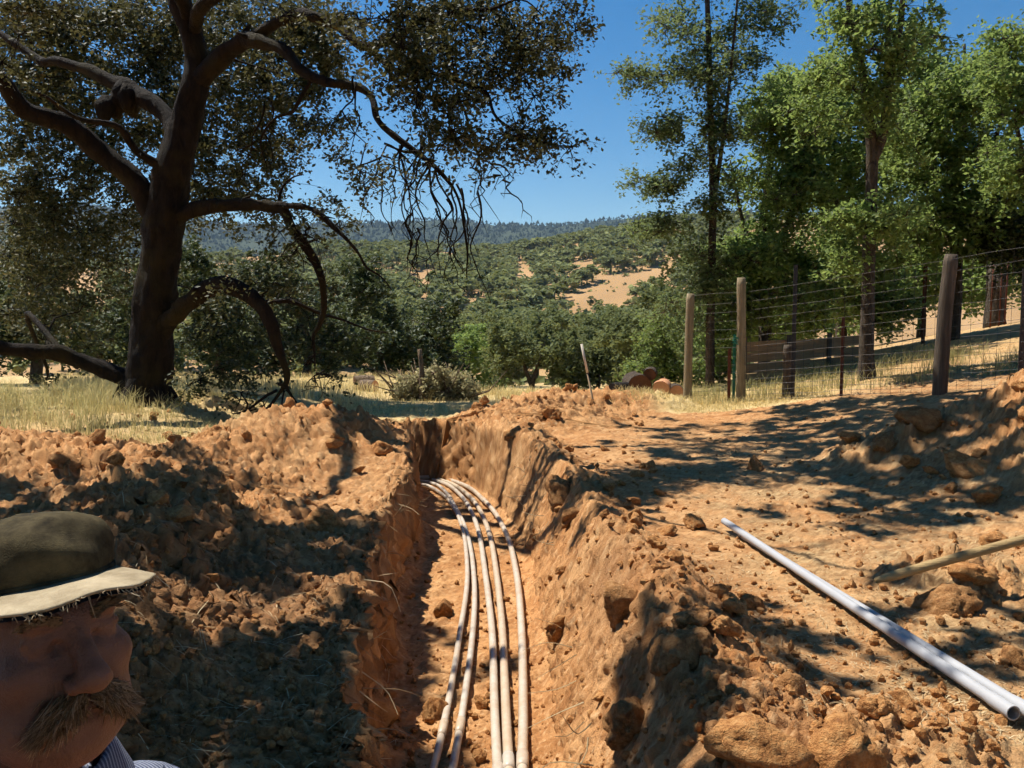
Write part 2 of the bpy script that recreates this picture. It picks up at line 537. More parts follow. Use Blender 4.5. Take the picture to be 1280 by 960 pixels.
def ground(X, Y, detail=True):
    X = np.asarray(X, float); Y = np.asarray(Y, float)
    z = smooth_ground(X, Y)
    near = (Y < 24)
    m = near & (np.abs(X) < 16)
    x, y = X[m], Y[m]
    wx = x + .10 * fbm(x * 2.2, y * 2.2, seed=3, o=2); wy = y + .10 * fbm(x * 2.2 + 50, y * 2.2, seed=4, o=2)
    bank = np.zeros(x.shape); rough = np.zeros(x.shape)
    for P, sg in RIDGES:
        d, s, (h,) = seg_dist(wx, wy, P[:, :2], P[:, 2])
        g = np.exp(-(d / sg) ** 2)
        bank = bank + np.maximum(h * g - bank * .6, 0) if sg > .5 else bank + h * g
        rough = np.maximum(rough, np.exp(-(d / (sg * 1.6)) ** 4))
    for bx, by, h, sx, sy in BLOBS:
        e = np.exp(-((wx - bx) / sx) ** 2 - ((wy - by) / sy) ** 2)
        bank = bank + h * e; rough = np.maximum(rough, np.minimum(1, e * 2.2))
    d, s, (zf, hw) = seg_dist(x, y, TRc[:, :2], TRc[:, 2], TRc[:, 3])
    rough = np.maximum(rough, .85 * np.exp(-(np.maximum(d - hw, 0) / .6) ** 2))
    rough = np.maximum(rough, .26 * (1 - sstep(14, 17, y)))
    zz = z[m] + bank
    zz0 = zz
    if detail:
        A = rough * (1 - .35 * sstep(-.2, .2, x) * sstep(11, 9.5, y) * sstep(2.2, 1.6, x))
        zz = zz + A * (.06 * fbm(x * 1.7, y * 1.7, seed=11, o=3) + .022 * fbm(x * 6, y * 6, seed=12, o=3))
        big = np.clip(A * 1.4 - .45, 0, 1)
        zz = zz + big * .13 * lumps(x + .05 * vn(x * 9, y * 9, seed=8), y, .46, 21, .38)
        zz = zz + np.clip(A * 1.2 - .2, 0, 1) * .085 * lumps(x + .03 * vn(x * 14, y * 14, seed=9), y + .03 * vn(x * 14 + 7, y * 14, seed=10), .21, 31, .55)
        zz = zz + A * .085 * lumps(x + .02 * vn(x * 30, y * 30, seed=18), y, .095, 37, .6)
        zz = zz + A * .085 * lumps(x, y, .050, 39, .55) + A * .024 * fbm(x * 24, y * 24, seed=14, o=3)
        zz = zz + .012 * fbm(x * 4, y * 4, seed=15, o=3)
    # trench
    wall = np.where(s > 0, .03, .12) * fbm(x * 1.6, y * 1.6, seed=61, o=3) + np.where(s > 0, .006, .03) * fbm(x * 5, y * 5, seed=62, o=3) + np.where(s > 0, .004, .04) * (lumps(x, y, .2, 63, .6) if detail else 0)
    e = d - hw + wall
    right = s > 0
    wid = np.where(right, .12 + .30 * sstep(12.2, 8, y), .07)
    up = np.clip(e / wid, 0, 1)
    up = np.where(right, up ** .8, up)
    fl = zf + (.018 * fbm(x * 5, y * 5, seed=66, o=3) + .05 * lumps(x, y, .17, 67, .35) * sstep(.10, .3, np.abs((d * s) - .2)) + .025 * lumps(x, y, .07, 68, .5) if detail else 0)
    fl = fl + np.where(right, .05, .10) * np.exp(-(np.maximum(-e, 0) / np.where(right, .05, .10)) ** 2)
    tr_end = sstep(-4.6, -4.0, x)
    up = 1 - (1 - up) * tr_end
    z[m] = fl * (1 - up) + (zz0 + (zz - zz0) * sstep(.55, 1.0, up)) * up
    return z


def gh(x, y, detail=True):
    return float(ground(np.array([float(x)]), np.array([float(y)]), detail)[0])


def on_ground(px, py, lift=0.0, n=400, y0=1.5, y1=60):
    """first hit of the view ray with the ground"""
    r = ray(px, py); Ys = np.geomspace(y0, y1, n)
    P = CAM + r[None, :] * (Ys / r[1])[:, None]
    k = np.nonzero(P[:, 2] < ground(P[:, 0], P[:, 1], False))[0]
    p = P[k[0]] if len(k) else P[-1]
    return np.array([p[0], p[1], gh(p[0], p[1]) + lift])


# hill clearings, as ellipses seen from the road side (centre, half sizes, tilt)
CLEAR = [(790, 354, 55, 9, -.33), (655, 341, 11, 9, .3), (531, 352, 14, 13, .2), (595, 379, 14, 6, 0), (722, 372, 12, 5, 0), (735, 399, 20, 9, -.3), (690, 357, 8, 3, 0),
         (725, 333, 16, 4, -.25), (560, 318, 9, 4, 0), (640, 372, 5, 3, 0), (95, 356, 34, 11, 0), (185, 352, 40, 8, 0), (330, 320, 25, 6, 0), (835, 335, 16, 6, -.3), (840, 385, 14, 7, 0), (470, 340, 12, 5, 0), (770, 380, 9, 4, -.3)]


def in_clear(X, Y, Z, pad=1.0, dn=0.0):
    px, py = proj(np.c_[X, Y, Z])
    o = np.zeros(len(px), bool); e = np.full(len(px), 9.0)
    for cx, cyy, a, b, th in CLEAR:
        u = (px - cx) * math.cos(th) + (py - cyy - dn) * math.sin(th); v = -(px - cx) * math.sin(th) + (py - cyy - dn) * math.cos(th)
        q = (u / (a * pad)) ** 2 + (v / ((b + dn) * pad)) ** 2
        o |= q < 1; e = np.minimum(e, q)
    return o, e


def build_ground():
    ys = [-40, -25, -14, -8, -4, -2, -.8, .2, 1.0]
    y = 1.6
    while y < 20:
        ys.append(y)
        st = .0041 * y
        if 11.6 < y < 12.3: st *= .6
        if 12.3 <= y < 12.65: st *= .5
        if 12.65 <= y < 13.1: st *= .22
        if y < 2.4: st = .03
        y += st
    while y < 5800:
        ys.append(y); y *= 1.025 if y < 60 else 1.033
    ys = np.array(ys); nr = len(ys)
    NC = 610
    Xs = np.zeros((nr, NC))
    S = np.linspace(-1, 1, 4001)
    ub = np.interp(S, [-1, -.94, .94, 1], [-6.5, -.70, .70, 6.5])       # fan of columns, dense in view
    for i, yv in enumerate(ys):
        sc_ = math.sqrt(yv * yv + 2.3 ** 2)
        xs = ub * sc_
        if -3 < yv < 12.2:
            j = np.searchsorted(TRc[:, 1], yv); j = min(max(j, 1), len(TRc) - 1)
            a, b = TRc[j - 1], TRc[j]; f = min(max((yv - a[1]) / max(b[1] - a[1], 1e-6), 0), 1)
            xc = a[0] + f * (b[0] - a[0]); hw = a[3] + f * (b[3] - a[3])
            dens = 1 + 2.6 * np.exp(-((xs - xc + hw + .04) / .10) ** 2) + 2.0 * np.exp(-((xs - xc - hw - .1) / .22) ** 2)
            c = np.r_[0, np.cumsum((dens[1:] + dens[:-1]) / 2)]
            Xs[i] = np.interp(np.linspace(0, c[-1], NC), c, xs)
        else:
            Xs[i] = np.interp(np.linspace(-1, 1, NC), S, xs)
    X = Xs.ravel(); Y = np.repeat(ys, NC)
    Z = ground(X, Y)
    # real clod relief on the steep trench sides: push the wall in and out, sideways
    m = (Y > 1.5) & (Y < 14.8) & (np.abs(X) < 4)
    G = Z.reshape(nr, NC)
    gx = np.hypot(np.gradient(G, axis=1) / (np.gradient(Xs, axis=1) + 1e-6), np.gradient(G, axis=0) / (np.gradient(ys)[:, None] + 1e-6)).ravel()
    k = sstep(.8, 2.5, gx) * m
    lw = k * np.where(X < -.5, 1.0, .45) * (.10 * lumps(Y, Z, .17, 75, .35) + .10 * lumps(Y, Z, .07, 76, .5))
    X2 = X + np.where(X < -.5, 1, -1) * lw + k * np.where(X < -.5, 1.5, .4) * (.06 * fbm(X * 1.0, Y * 6, Z * 6, seed=71, o=4) + .04 * fbm(Y * 17, Z * 17, seed=72, o=3))
    V = np.c_[X2, Y + k * .03 * fbm(X * 8, Z * 8, seed=73, o=3), Z]
    i = np.arange(nr - 1)[:, None] * NC; j = np.arange(NC - 1)[None, :]
    q = np.stack([i + j, i + j + 1, i + NC + j + 1, i + NC + j], -1).reshape(-1, 4)
    # surface kinds
    straw = np.zeros(len(X)); litter = np.zeros(len(X))
    n = fbm(X * .9, Y * .9, seed=81, o=4)
    soil_d = np.minimum(seg_dist(X, Y, TRc[:, :2])[0], 99)
    lb = (X < -1.5) & (Y > 8.2 + .25 * n) & (X < -3.4 + .5 * n)          # left lawn round the oak
    straw = np.where((Y > 14.4 + .6 * n + .55 * np.clip(-X - 1.5, -1, 2)), 1.0, straw)
    straw = np.maximum(straw, sstep(13.7, 14.7, Y + .5 * n) * sstep(1.2, 2.6, X))
    straw = np.maximum(straw, .9 * sstep(8.6, 9.5, Y + .5 * n + .3 * np.minimum(0, X + 4)) * sstep(-2.7, -3.4, X))
    straw = np.maximum(straw, sstep(12.9, 13.1, Y + .1 * n) * sstep(-.5, -1.1, X))
    heap = np.exp(-((X - .8) / 1.7) ** 2 - ((Y - 14.2) / 2.0) ** 2); straw = straw * (1 - sstep(.25, .5, heap))
    pile = np.exp(-((X - 6.4) / 2.4) ** 2 - ((Y - 8.3) / 1.5) ** 2); straw = straw * (1 - sstep(.2, .5, pile))
    straw = np.where((Z < -.06) & (soil_d < 1.2) & (Y < 16), 0, straw)
    litter = sstep(.9, 2.0, X) * (1 - sstep(.25, .5, pile)) * .9 * sstep(13.5, 9.5, Y)
    litter = np.maximum(litter, .8 * sstep(3.0, 5.0, X) * sstep(10, 12, Y))
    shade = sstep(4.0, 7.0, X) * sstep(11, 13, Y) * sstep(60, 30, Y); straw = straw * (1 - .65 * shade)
    far = sstep(110, 170, Y); mount = sstep(1250, 1450, Y)
    damp_shade = .45 * sstep(-.7, -1.2, X) * sstep(6.5, 4.8, Y) * (1 - straw) + .35 * sstep(.35, .6, X) * sstep(6.0, 4.8, Y) * sstep(1.6, 1.0, X) + .6 * sstep(11.9, 12.4, Y) * (Z < -.04) * (X < -1.0)  # damp soil tone with shade painted in: near banks and far trench bend
    damp_shade = np.clip(damp_shade * (1 + .8 * fbm(X * 1.3, Y * 1.3, seed=83, o=3)), 0, .9)

    def C(*c): return np.array(c)[None, :]

    def mix(f, a, b_): f = np.clip(f, 0, 1)[:, None]; return a * (1 - f) + b_ * f
    big = fbm(X * .9, Y * .9, seed=90, o=4); mid = fbm(X * 6, Y * 6, seed=91, o=5, g=.65); fine = fbm(X * 45, Y * 45, seed=92, o=3, g=.7)
    col = mix(.5 + 1.1 * mid, C(.34, .156, .057), C(.60, .335, .146))
    col = mix(.4 + 1.2 * big, col, C(.52, .225, .075)) * .5 + col * .5
    col = mix(-1.6 * fine - .1, col, C(.24, .105, .04)); col = mix(1.4 * fine - .25, col, C(.70, .46, .24))
    col = mix(damp_shade, col, mix(.5 + fine, C(.15, .072, .034), C(.28, .15, .072)))
    lm = litter * np.clip(.55 + 1.2 * fbm(X * 4, Y * 4, seed=93, o=4, g=.65), .05, 1)
    col = mix(lm, col, mix(.5 + 1.3 * fbm(X * 30, Y * 60, seed=94, o=3, g=.7), C(.25, .145, .066), C(.56, .38, .19)))
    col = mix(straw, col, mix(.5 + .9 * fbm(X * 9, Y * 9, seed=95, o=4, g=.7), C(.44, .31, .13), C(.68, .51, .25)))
    hn = fbm(X / 30, Y / 30, seed=96, o=4)
    col = mix(far, col, mix(.5 + hn, C(.34, .205, .092), C(.43, .265, .125)))
    col = mix(mount, col, mix(.5 + fbm(X / 60, Y / 60, seed=97, o=4), C(.018, .03, .016), C(.05, .065, .035)))
    rgba = np.c_[col, np.ones(len(X))]
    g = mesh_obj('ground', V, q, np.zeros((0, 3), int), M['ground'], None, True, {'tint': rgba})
    tag(g, kind='structure')
    return g


build_ground()
# ------------------------------------------------------------------ trees
class Tree:
    """skeleton of limbs that clumps of twigs and leaves attach themselves to"""

    def __init__(self, seed):
        self.r = np.random.default_rng(seed)
        self.skel = np.zeros((0, 4))                # x y z radius
        self.branch = Geo(); self.leaf = Geo()

    def limb(self, pts, geo=None, n=9, step=0.22, bark=0.10, add=True, wob=0.0):
        """pts rows: x y z r"""
        P = np.asarray(pts, float)
        L = np.linalg.norm(np.diff(P[:, :3], axis=0), axis=1).sum()
        C = cat(P, max(4, int(L / step)))
        if wob:
            k = np.linspace(0, 1, len(C)) * L * 2.0
            C[1:, 0] += (wob * vn(k + pts[0][0] * 13, k * 0 + 1, seed=1))[1:]
            C[1:, 2] += (wob * vn(k + pts[0][2] * 17, k * 0 + 2, seed=2))[1:]
        (geo or self.branch).tube(C[:, :3], np.maximum(C[:, 3], .004), n, bark=bark)
        if add: self.skel = np.vstack([self.skel, C])
        return C

    def connect(self, p, r_end=.008, droop=0.0, maxr=.05):
        d = np.linalg.norm(self.skel[:, :3] - p, axis=1) * (1 + .25 * (self.skel[:, 2] > p[2] + .6))
        k = int(np.argmin(d)); a = self.skel[k]
        D = d[k]
        if D < .05: return
        r0 = min(a[3] * .7, maxr, .010 + .016 * D)
        m1 = a[:3] * .65 + p * .35 + self.r.normal(0, .09 * D, 3) + np.array([0, 0, .10 * D])
        m2 = a[:3] * .3 + p * .7 + self.r.normal(0, .09 * D, 3) + np.array([0, 0, .10 * D - droop])
        self.limb([[*a[:3], r0], [*m1, r0 * .75], [*m2, r0 * .5], [*p, r_end]], n=5, step=.18, bark=0)

    def clump(self, p, rad, nleaf, size, twigs=9, up=.4, tone=None, flat=.7, droop=0.0, connect=True, asp=.55):
        p = np.asarray(p, float)
        if connect: self.connect(p)
        r = self.r
        dirs = r.normal(size=(twigs, 3)); dirs[:, 2] *= flat
        dirs /= np.linalg.norm(dirs, axis=1)[:, None]
        Ls = rad * r.uniform(.55, 1.15, (twigs, 1))
        E = p + dirs * Ls + np.array([0, 0, -droop]) * Ls
        Mi = p + dirs * Ls * .5 + r.normal(0, .08 * rad, (twigs, 3))
        self.branch.twigs(np.repeat(p[None], twigs, 0), Mi, E, (.007, .004))
        n = max(1, int(nleaf / twigs)); t = r.uniform(.3, 1.05, (twigs, n, 1)) ** .7
        q = (1 - t) ** 2 * p + 2 * t * (1 - t) * Mi[:, None] + t * t * E[:, None]
        out = [q.reshape(-1, 3) + r.normal(0, rad * .13, (twigs * n, 3))]
        self.leaf.leaves(np.concatenate(out), size, asp, up, None if tone is None else tone, seed=int(r.integers(1 << 30)))


# --- the big oak on the left -------------------------------------------------------------
OY = 12.0
oak = thing('oak_tree', 'large dark spreading oak with drooping limbs on the left of the trench', 'tree', None, (0, 0, 0))
T = Tree(3)


def wid(px, Y=OY): return px / F_PX * Y / 2


LW = 1.0


def L(pts):
    """limb from picture points (px, py, depth, width in px)"""
    return [[*at(a, b, Y), wid(wd * LW, Y)] for a, b, Y, wd in pts]


base = at(182, 520, OY)
tg = Geo()
trunk = [[base[0] - .05, OY, gh(base[0], OY) - .5, .44], [base[0] - .02, OY, gh(base[0], OY) - .05, .37]] + L([(186, 480, OY, 54), (190, 430, OY, 51), (198, 340, OY, 48), (207, 265, OY, 48), (218, 205, OY, 40), (236, 140, OY, 35), (246, 80, OY, 29), (236, 35, OY, 27), (222, -10, OY, 27), (222, -90, OY, 23), (240, -180, OY + .2, 18), (228, -270, OY, 12), (240, -340, OY, 6)])
T.limb(trunk, tg, 30, .06, .28)
for a in range(6):                                   # root flare
    th = a * 1.05 + .3; d = np.array([math.cos(th), math.sin(th)])
    x, y = base[0] + d[0] * .85, OY + d[1] * .85
    tg.tube(cat([[base[0] + d[0] * .02, OY + d[1] * .02, base[2] + .75, .2], [base[0] + d[0] * .45, OY + d[1] * .45, base[2] + .1, .16], [x, y, gh(x, y) - .12, .09]], 8)[:, :3], np.linspace(.16, .07, 8), 10, bark=.2)
tg.build('trunk', M['oak_bark'], oak, True)

LW = .72
LIMBS = {
    'A': [(205, 268, OY, 40), (160, 215, 11.9, 36), (105, 178, 11.7, 33), (55, 152, 11.4, 31), (18, 128, 11.2, 30), (-8, 90, 11.0, 28), (-60, 40, 10.7, 22), (-130, -40, 10.4, 15), (-180, -140, 10.2, 8)],
    'B': [(226, 185, OY, 34), (205, 150, 12.2, 30), (178, 128, 12.4, 30), (155, 104, 12.6, 26), (112, 92, 12.8, 20), (60, 78, 13.1, 16), (10, 50, 13.4, 11), (-50, 10, 13.8, 6)],
    'B2': [(212, 212, OY, 18), (178, 196, 11.7, 14), (142, 163, 11.4, 12), (100, 148, 11.2, 9), (55, 128, 11.0, 6), (20, 118, 10.8, 3)],
    'C': [(243, 105, OY, 34), (270, 72, 11.8, 30), (312, 50, 11.5, 26), (350, 62, 11.1, 22), (392, 92, 10.8, 18), (428, 108, 10.6, 15), (458, 132, 10.4, 11), (490, 165, 10.2, 10), (524, 198, 10.1, 9), (556, 226, 10.0, 7), (574, 252, 10.0, 5), (582, 300, 10.0, 4), (578, 352, 10.0, 2)],
    'C2': [(312, 50, 11.5, 22), (352, 22, 11.0, 19), (410, 30, 10.6, 17), (452, 52, 10.3, 15), (498, 55, 10.0, 13), (540, 28, 9.8, 10), (590, 10, 9.6, 7), (650, 0, 9.4, 4), (684, 25, 9.3, 2)],
    'C3': [(498, 55, 10.0, 11), (528, 84, 9.9, 9), (566, 98, 9.8, 8), (600, 112, 9.7, 6), (625, 150, 9.6, 5), (668, 178, 9.5, 4), (722, 186, 9.4, 2)],
    'C4': [(452, 52, 10.3, 10), (500, 100, 10.2, 8), (540, 126, 10.1, 6), (580, 136, 10.0, 5), (592, 170, 10.0, 4), (600, 220, 10.0, 2)],
    'C5': [(392, 92, 10.8, 9), (372, 128, 10.9, 6), (340, 140, 11.0, 4), (322, 170, 11.0, 3), (330, 205, 11.0, 2)],
    'D': [(218, 275, OY, 30), (245, 258, 11.9, 25), (285, 250, 11.8, 22), (330, 254, 11.6, 19), (356, 270, 11.5, 18), (378, 308, 11.5, 16), (398, 345, 11.6, 13), (404, 385, 11.7, 10), (398, 430, 11.8, 6), (392, 458, 11.8, 3)],
    'D2': [(330, 254, 11.6, 13), (372, 262, 11.3, 11), (408, 280, 11.1, 9), (438, 305, 11.0, 6), (470, 335, 11.0, 4), (498, 366, 11.0, 2)],
    'D3': [(345, 258, 11.6, 7), (348, 232, 11.6, 5), (362, 220, 11.6, 3), (378, 219, 11.6, 2)],
    'E': [(200, 430, OY, 40), (222, 394, 11.8, 34), (250, 366, 11.6, 30), (285, 352, 11.4, 27), (314, 364, 11.3, 25), (332, 398, 11.2, 22), (342, 435, 11.2, 18), (352, 468, 11.2, 11), (344, 486, 11.2, 7), (334, 504, 11.15, 5), (322, 511, 11.1, 4), (306, 521, 11.1, 2)],
    'E4': [(346, 488, 11.2, 6), (330, 492, 11.1, 5), (312, 506, 11.0, 4), (298, 512, 11.0, 2)],
    'E5': [(330, 508, 11.2, 5), (326, 520, 11.1, 4), (316, 528, 11.1, 2)],
    'E6': [(350, 474, 11.2, 6), (362, 484, 11.3, 4), (360, 500, 11.3, 3), (372, 512, 11.3, 2)],
    'E2': [(348, 480, 11.2, 7), (366, 492, 11.1, 5), (385, 508, 11.1, 2)],
    'E3': [(285, 352, 11.4, 12), (330, 372, 11.7, 9), (380, 388, 12, 7), (430, 400, 12.2, 4), (480, 420, 12.4, 2)],
    'F': [(168, 468, OY, 30), (120, 452, 11.9, 28), (70, 444, 11.7, 27), (20, 440, 11.5, 26), (-60, 430, 11.2, 22), (-180, 400, 11, 14)],
    'G': [(230, 20, OY, 24), (200, -40, 11.0, 20), (150, -120, 10.0, 17), (90, -190, 9.0, 14), (10, -300, 8.0, 9), (-60, -420, 7.2, 5)],
    'H': [(232, 40, OY, 24), (300, -40, 10.6, 20), (380, -120, 9.2, 16), (470, -230, 8.0, 12), (540, -360, 7.0, 8), (590, -560, 6.2, 4)],
    'I': [(228, -60, OY, 22), (320, -90, 12.2, 18), (460, -110, 12.6, 14), (600, -125, 13, 11), (730, -130, 13.2, 8), (860, -120, 13.2, 4)],
    'J': [(300, -40, 10.6, 12), (420, -100, 10.6, 12), (560, -150, 10.8, 10), (700, -170, 10.8, 7), (830, -180, 10.8, 4)],
}
for k_, v_ in LIMBS.items():
    g = Geo()
    C_ = T.limb(L(v_), g, 14 if v_[0][3] > 20 else 8, .07, .38, wob=.095)
    for q in range(4):                               # broken stubs and knots
        i_ = int(T.r.integers(len(C_) // 6, max(len(C_) // 6 + 1, len(C_) * 2 // 3))); a_ = C_[i_]; dv = T.r.normal(size=3); dv /= np.linalg.norm(dv)
        g.tube([a_[:3], a_[:3] + dv * a_[3] * 1.3, a_[:3] + dv * (a_[3] + T.r.uniform(.04, .16)) + T.r.normal(0, .02, 3)], [a_[3] * .5, a_[3] * .38, a_[3] * .12], 6, bark=.2)
    if k_ == 'B':
        pb = at(158, 118, 12.5)
        for q in range(7):                           # moss and dead bark hanging on the knuckle of this limb
            o_ = rng.normal(0, .12, 3); g.tube([pb + o_ + [0, 0, .16], pb + o_, pb + o_ * 1.2 - [0, 0, .22]], [.07, .15, .05], 8, bark=.5, bs=14)
    g.build('limb', M['oak_bark'], oak, True)
# dead twigs that hang bare below the tips
for (x0, y0, y1, n_) in [(520, 190, 330, 4), (545, 215, 350, 4), (575, 250, 380, 5), (598, 210, 275, 3), (610, 225, 262, 3), (460, 225, 320, 2), (488, 200, 245, 3), (530, 190, 300, 3), (350, 130, 235, 2), (330, 180, 235, 2), (535, 285, 370, 3), (300, 515, 525, 2), (400, 300, 360, 2), (440, 110, 240, 2), (395, 480, 500, 3)]:
    for q in range(n_):
        px, py = x0 + T.r.normal(0, 11), y0 - T.r.uniform(0, 25); Y = 10.0 + T.r.normal(0, .12) if x0 > 420 else 11.2
        pts = []; steps = 8; ye = y1 + T.r.uniform(-40, 12)
        for s_ in range(steps + 1):
            f = s_ / steps
            pts.append([*at(px, py + (ye - y0) * f, Y), wid(2.2 * (1 - f) + .7, Y)])
            px += T.r.normal(0, 6.5)
        C_ = T.limb(pts, None, 4, .07, .05, add=False)
        for z_ in range(5):
            a_ = C_[T.r.integers(2, len(C_))][:3]; e_ = a_ + T.r.normal(0, .13, 3) - [0, 0, .12]
            T.branch.tube([a_, (a_ + e_) / 2 + T.r.normal(0, .03, 3), e_], [.007, .005, .002], 3, cap=False)

DENS = """
9 9 9 8 7 9 9 9 9 9 8 5
9 9 8 7 6 8 8 8 9 8 8 5
8 7 7 5 6 8 7 5 8 6 5 2
5 6 5 4 5 7 5 3 6 5 2 0
5 5 5 3 6 5 2 5 5 4 4 3
6 6 6 2 7 3 0 4 1 1 0 0
7 7 5 1 7 3 1 0 0 0 0 0
6 5 4 1 5 4 4 3 0 0 0 0
5 4 2 1 4 4 6 6 2 0 0 0
4 3 1 0 5 5 6 7 3 0 0 0
2 1 0 0 3 5 5 5 3 0 0 0
1 0 0 0 1 3 2 1 0 0 0 0
"""
SHMAP = np.array([[float(v) for v in r.split()] for r in """
2 0 0 0 0 0 0 0 0 1 5 6 8 8 9 9
0 0 0 0 0 0 0 0 0 4 7 6 8 9 8 6
5 8 9 9 3 0 0 0 2 5 3 3 5 8 9 9
9 9 9 9 9 3 0 0 0 3 0 1 4 5 4 4
9 9 9 9 9 8 0 0 0 0 0 0 4 5 2 3
9 7 4 3 5 9 3 0 0 2 5 1 2 4 2 1
9 7 4 3 6 9 8 5 1 8 9 8 6 7 6 7
9 9 8 9 9 9 6 2 0 9 9 9 6 5 6 5
9 9 9 9 9 9 2 0 0 9 9 8 2 1 3 3
9 9 9 9 9 9 1 0 0 9 9 5 2 1 1 1""".split('\n')[1:]]) / 9.0


def shade_at(px, py):
    c_ = np.clip(px / 80 - .5, 0, 14.99); r_ = np.clip((py - 500) / 46 - .5, 0, 8.99)
    i, j = r_.astype(int), c_.astype(int); fr, fc = r_ - i, c_ - j
    S_ = SHMAP
    return (S_[i, j] * (1 - fc) + S_[i, j + 1] * fc) * (1 - fr) + (S_[i + 1, j] * (1 - fc) + S_[i + 1, j + 1] * fc) * fr


cl = []
for r_, row in enumerate(DENS.split('\n')[1:13]):
    for c_, v in enumerate(row.split()):
        for _ in range(int(int(v) * (1.55 if c_ < 7 else .95) + T.r.uniform(0, 1))):
            px = 60 * (c_ + T.r.uniform(0, 1)); py = 40 * (r_ + T.r.uniform(0, 1))
            Y = T.r.uniform(9.6, 14.2) if px < 380 else T.r.uniform(9.0, 11.6)
            if py > 270 and px > 200: Y = T.r.uniform(10.8, 12.6)
            if 430 < px < 640 and 210 < py: continue
            best = None
            for _q in range(12):                      # the same bough may hang nearer or farther: keep its shade off the sunny earth
                Yq = Y if _q == 0 else (T.r.uniform(8.8, 19.0) if px < 430 else T.r.uniform(8.4, 13.2))
                if py > 270 and px > 200: Yq = T.r.uniform(10.8, 14.5)
                P_ = at(px, py, Yq); G_ = P_ - SUN * ((P_[2] - .2) / SUN[2])
                gx_, gy_ = proj(G_)
                sc_ = (.5 if G_[1] < 14.3 or gx_[0] < -80 else .34) if (gy_[0] < 492 or G_[1] > 14 or gx_[0] < -80) else float(shade_at(np.clip(gx_, 0, 1279), np.clip(gy_, 500, 959))[0])
                sc_ += T.r.uniform(0, .12)
                if math.hypot(G_[0] + 1.7, G_[1] - 17) < 1.0: sc_ = .05
                if best is None or sc_ > best[0]: best = (sc_, P_)
            if best[0] < .3 and T.r.uniform() > (.55 if 3 <= c_ <= 6 and r_ <= 6 else .1): continue
            cl.append(best[1])
for c_ in ((655, 160), (672, 172), (690, 182), (712, 185), (668, 120), (672, 45), (665, 25), (640, 60), (676, 60), (655, 100), (450, 215), (455, 232), (472, 205), (405, 262), (425, 285), (395, 300), (350, 290), (620, 185), (600, 195), (250, 475), (270, 462), (235, 482), (296, 470), (300, 500)):
    cl.append(at(c_[0], c_[1], 9.5 if c_[0] > 430 else 11.3))
cl = np.array(cl)
# the part of the crown above the picture, which shades the near ground
over = []
for _ in range(95):
    over.append([T.r.uniform(-10, .5), T.r.uniform(8, 16), T.r.uniform(6.6, 11)])
near_over = []
gx, gy = np.meshgrid(np.arange(-7, 8, .36), np.arange(2.2, 13.5, .36))
gx = gx.ravel() + T.r.normal(0, .1, gx.size); gy = gy.ravel() + T.r.normal(0, .1, gy.size)
gzv = ground(gx, gy, False)
px_, py_ = proj(np.c_[gx, gy, gzv])
sv = np.where((px_ < -150) | (px_ > 1430) | (py_ > 1100), .6, shade_at(np.clip(px_, 0, 1279), np.clip(py_, 500, 959)))
sv = np.where(py_ < 495, 0, sv)
for X_, Y_, Z_, s_ in zip(gx, gy, gzv, sv):
    for q in range(4):
        if T.r.uniform() < (s_ ** 1.8 * (s_ > .2), (s_ - .5) * 2.0, (s_ - .72) * 3.5, (s_ - .8) * 4)[q]:
            zt = T.r.uniform(6.0, 8.2) if Y_ < 7 else T.r.uniform(7.8, 9.6)
            near_over.append(np.array([X_, Y_, Z_]) + SUN * ((zt - Z_) / SUN[2]))
for _ in range(46):                                  # unseen boughs added to darken the far bend of the trench
    p = np.array([T.r.uniform(-2.6, -1.2), T.r.uniform(11.75, 12.6), -.35])
    near_over.append(p + SUN * ((T.r.uniform(7.5, 9.5) + .35) / SUN[2]))
near_over = np.array(near_over)
over = np.array(over)
px_, py_ = proj(over)
over = over[(py_ < -35) | (over[:, 1] < .5)]
px_, py_ = proj(near_over)
near_over = near_over[(py_ < -25) | (near_over[:, 1] < .5)]
lift = over + 0
gp = lift - SUN * ((lift[:, 2] - .2) / SUN[2])[:, None]              # where that crown's shade falls
px_, py_ = proj(gp); keep = (px_ < -60) | (px_ > 1340) | (py_ < 470) | (gp[:, 1] < 2) | (shade_at(np.clip(px_, 0, 1279), np.clip(py_, 500, 959)) > .55)
over = over[keep]
allc = np.vstack([cl, over, near_over])
isov = np.r_[np.zeros(len(cl)), np.ones(len(over)), np.full(len(near_over), 2)]
d0 = np.array([np.min(np.linalg.norm(T.skel[:, :3] - p, axis=1)) for p in allc])
for k_ in np.argsort(d0):
    if isov[k_] == 2:
        T.clump(allc[k_], .27, 52, .125, 5, .9, flat=.5, asp=.7)
    elif isov[k_]:
        T.clump(allc[k_], .58, 110, .10, 9, .5, flat=.6)
    else:
        ys_ = max(.85, allc[k_][1] / 12)
        T.clump(allc[k_], T.r.uniform(.28, .52) * ys_, int(T.r.uniform(120, 200)), .070 * ys_, 8, .3, flat=.75, droop=.25)
tag(T.branch.build('branches', M['oak_bark'], oak, True), kind='stuff')
tag(T.leaf.build('crown', M['oak_leaf'], oak), kind='stuff')


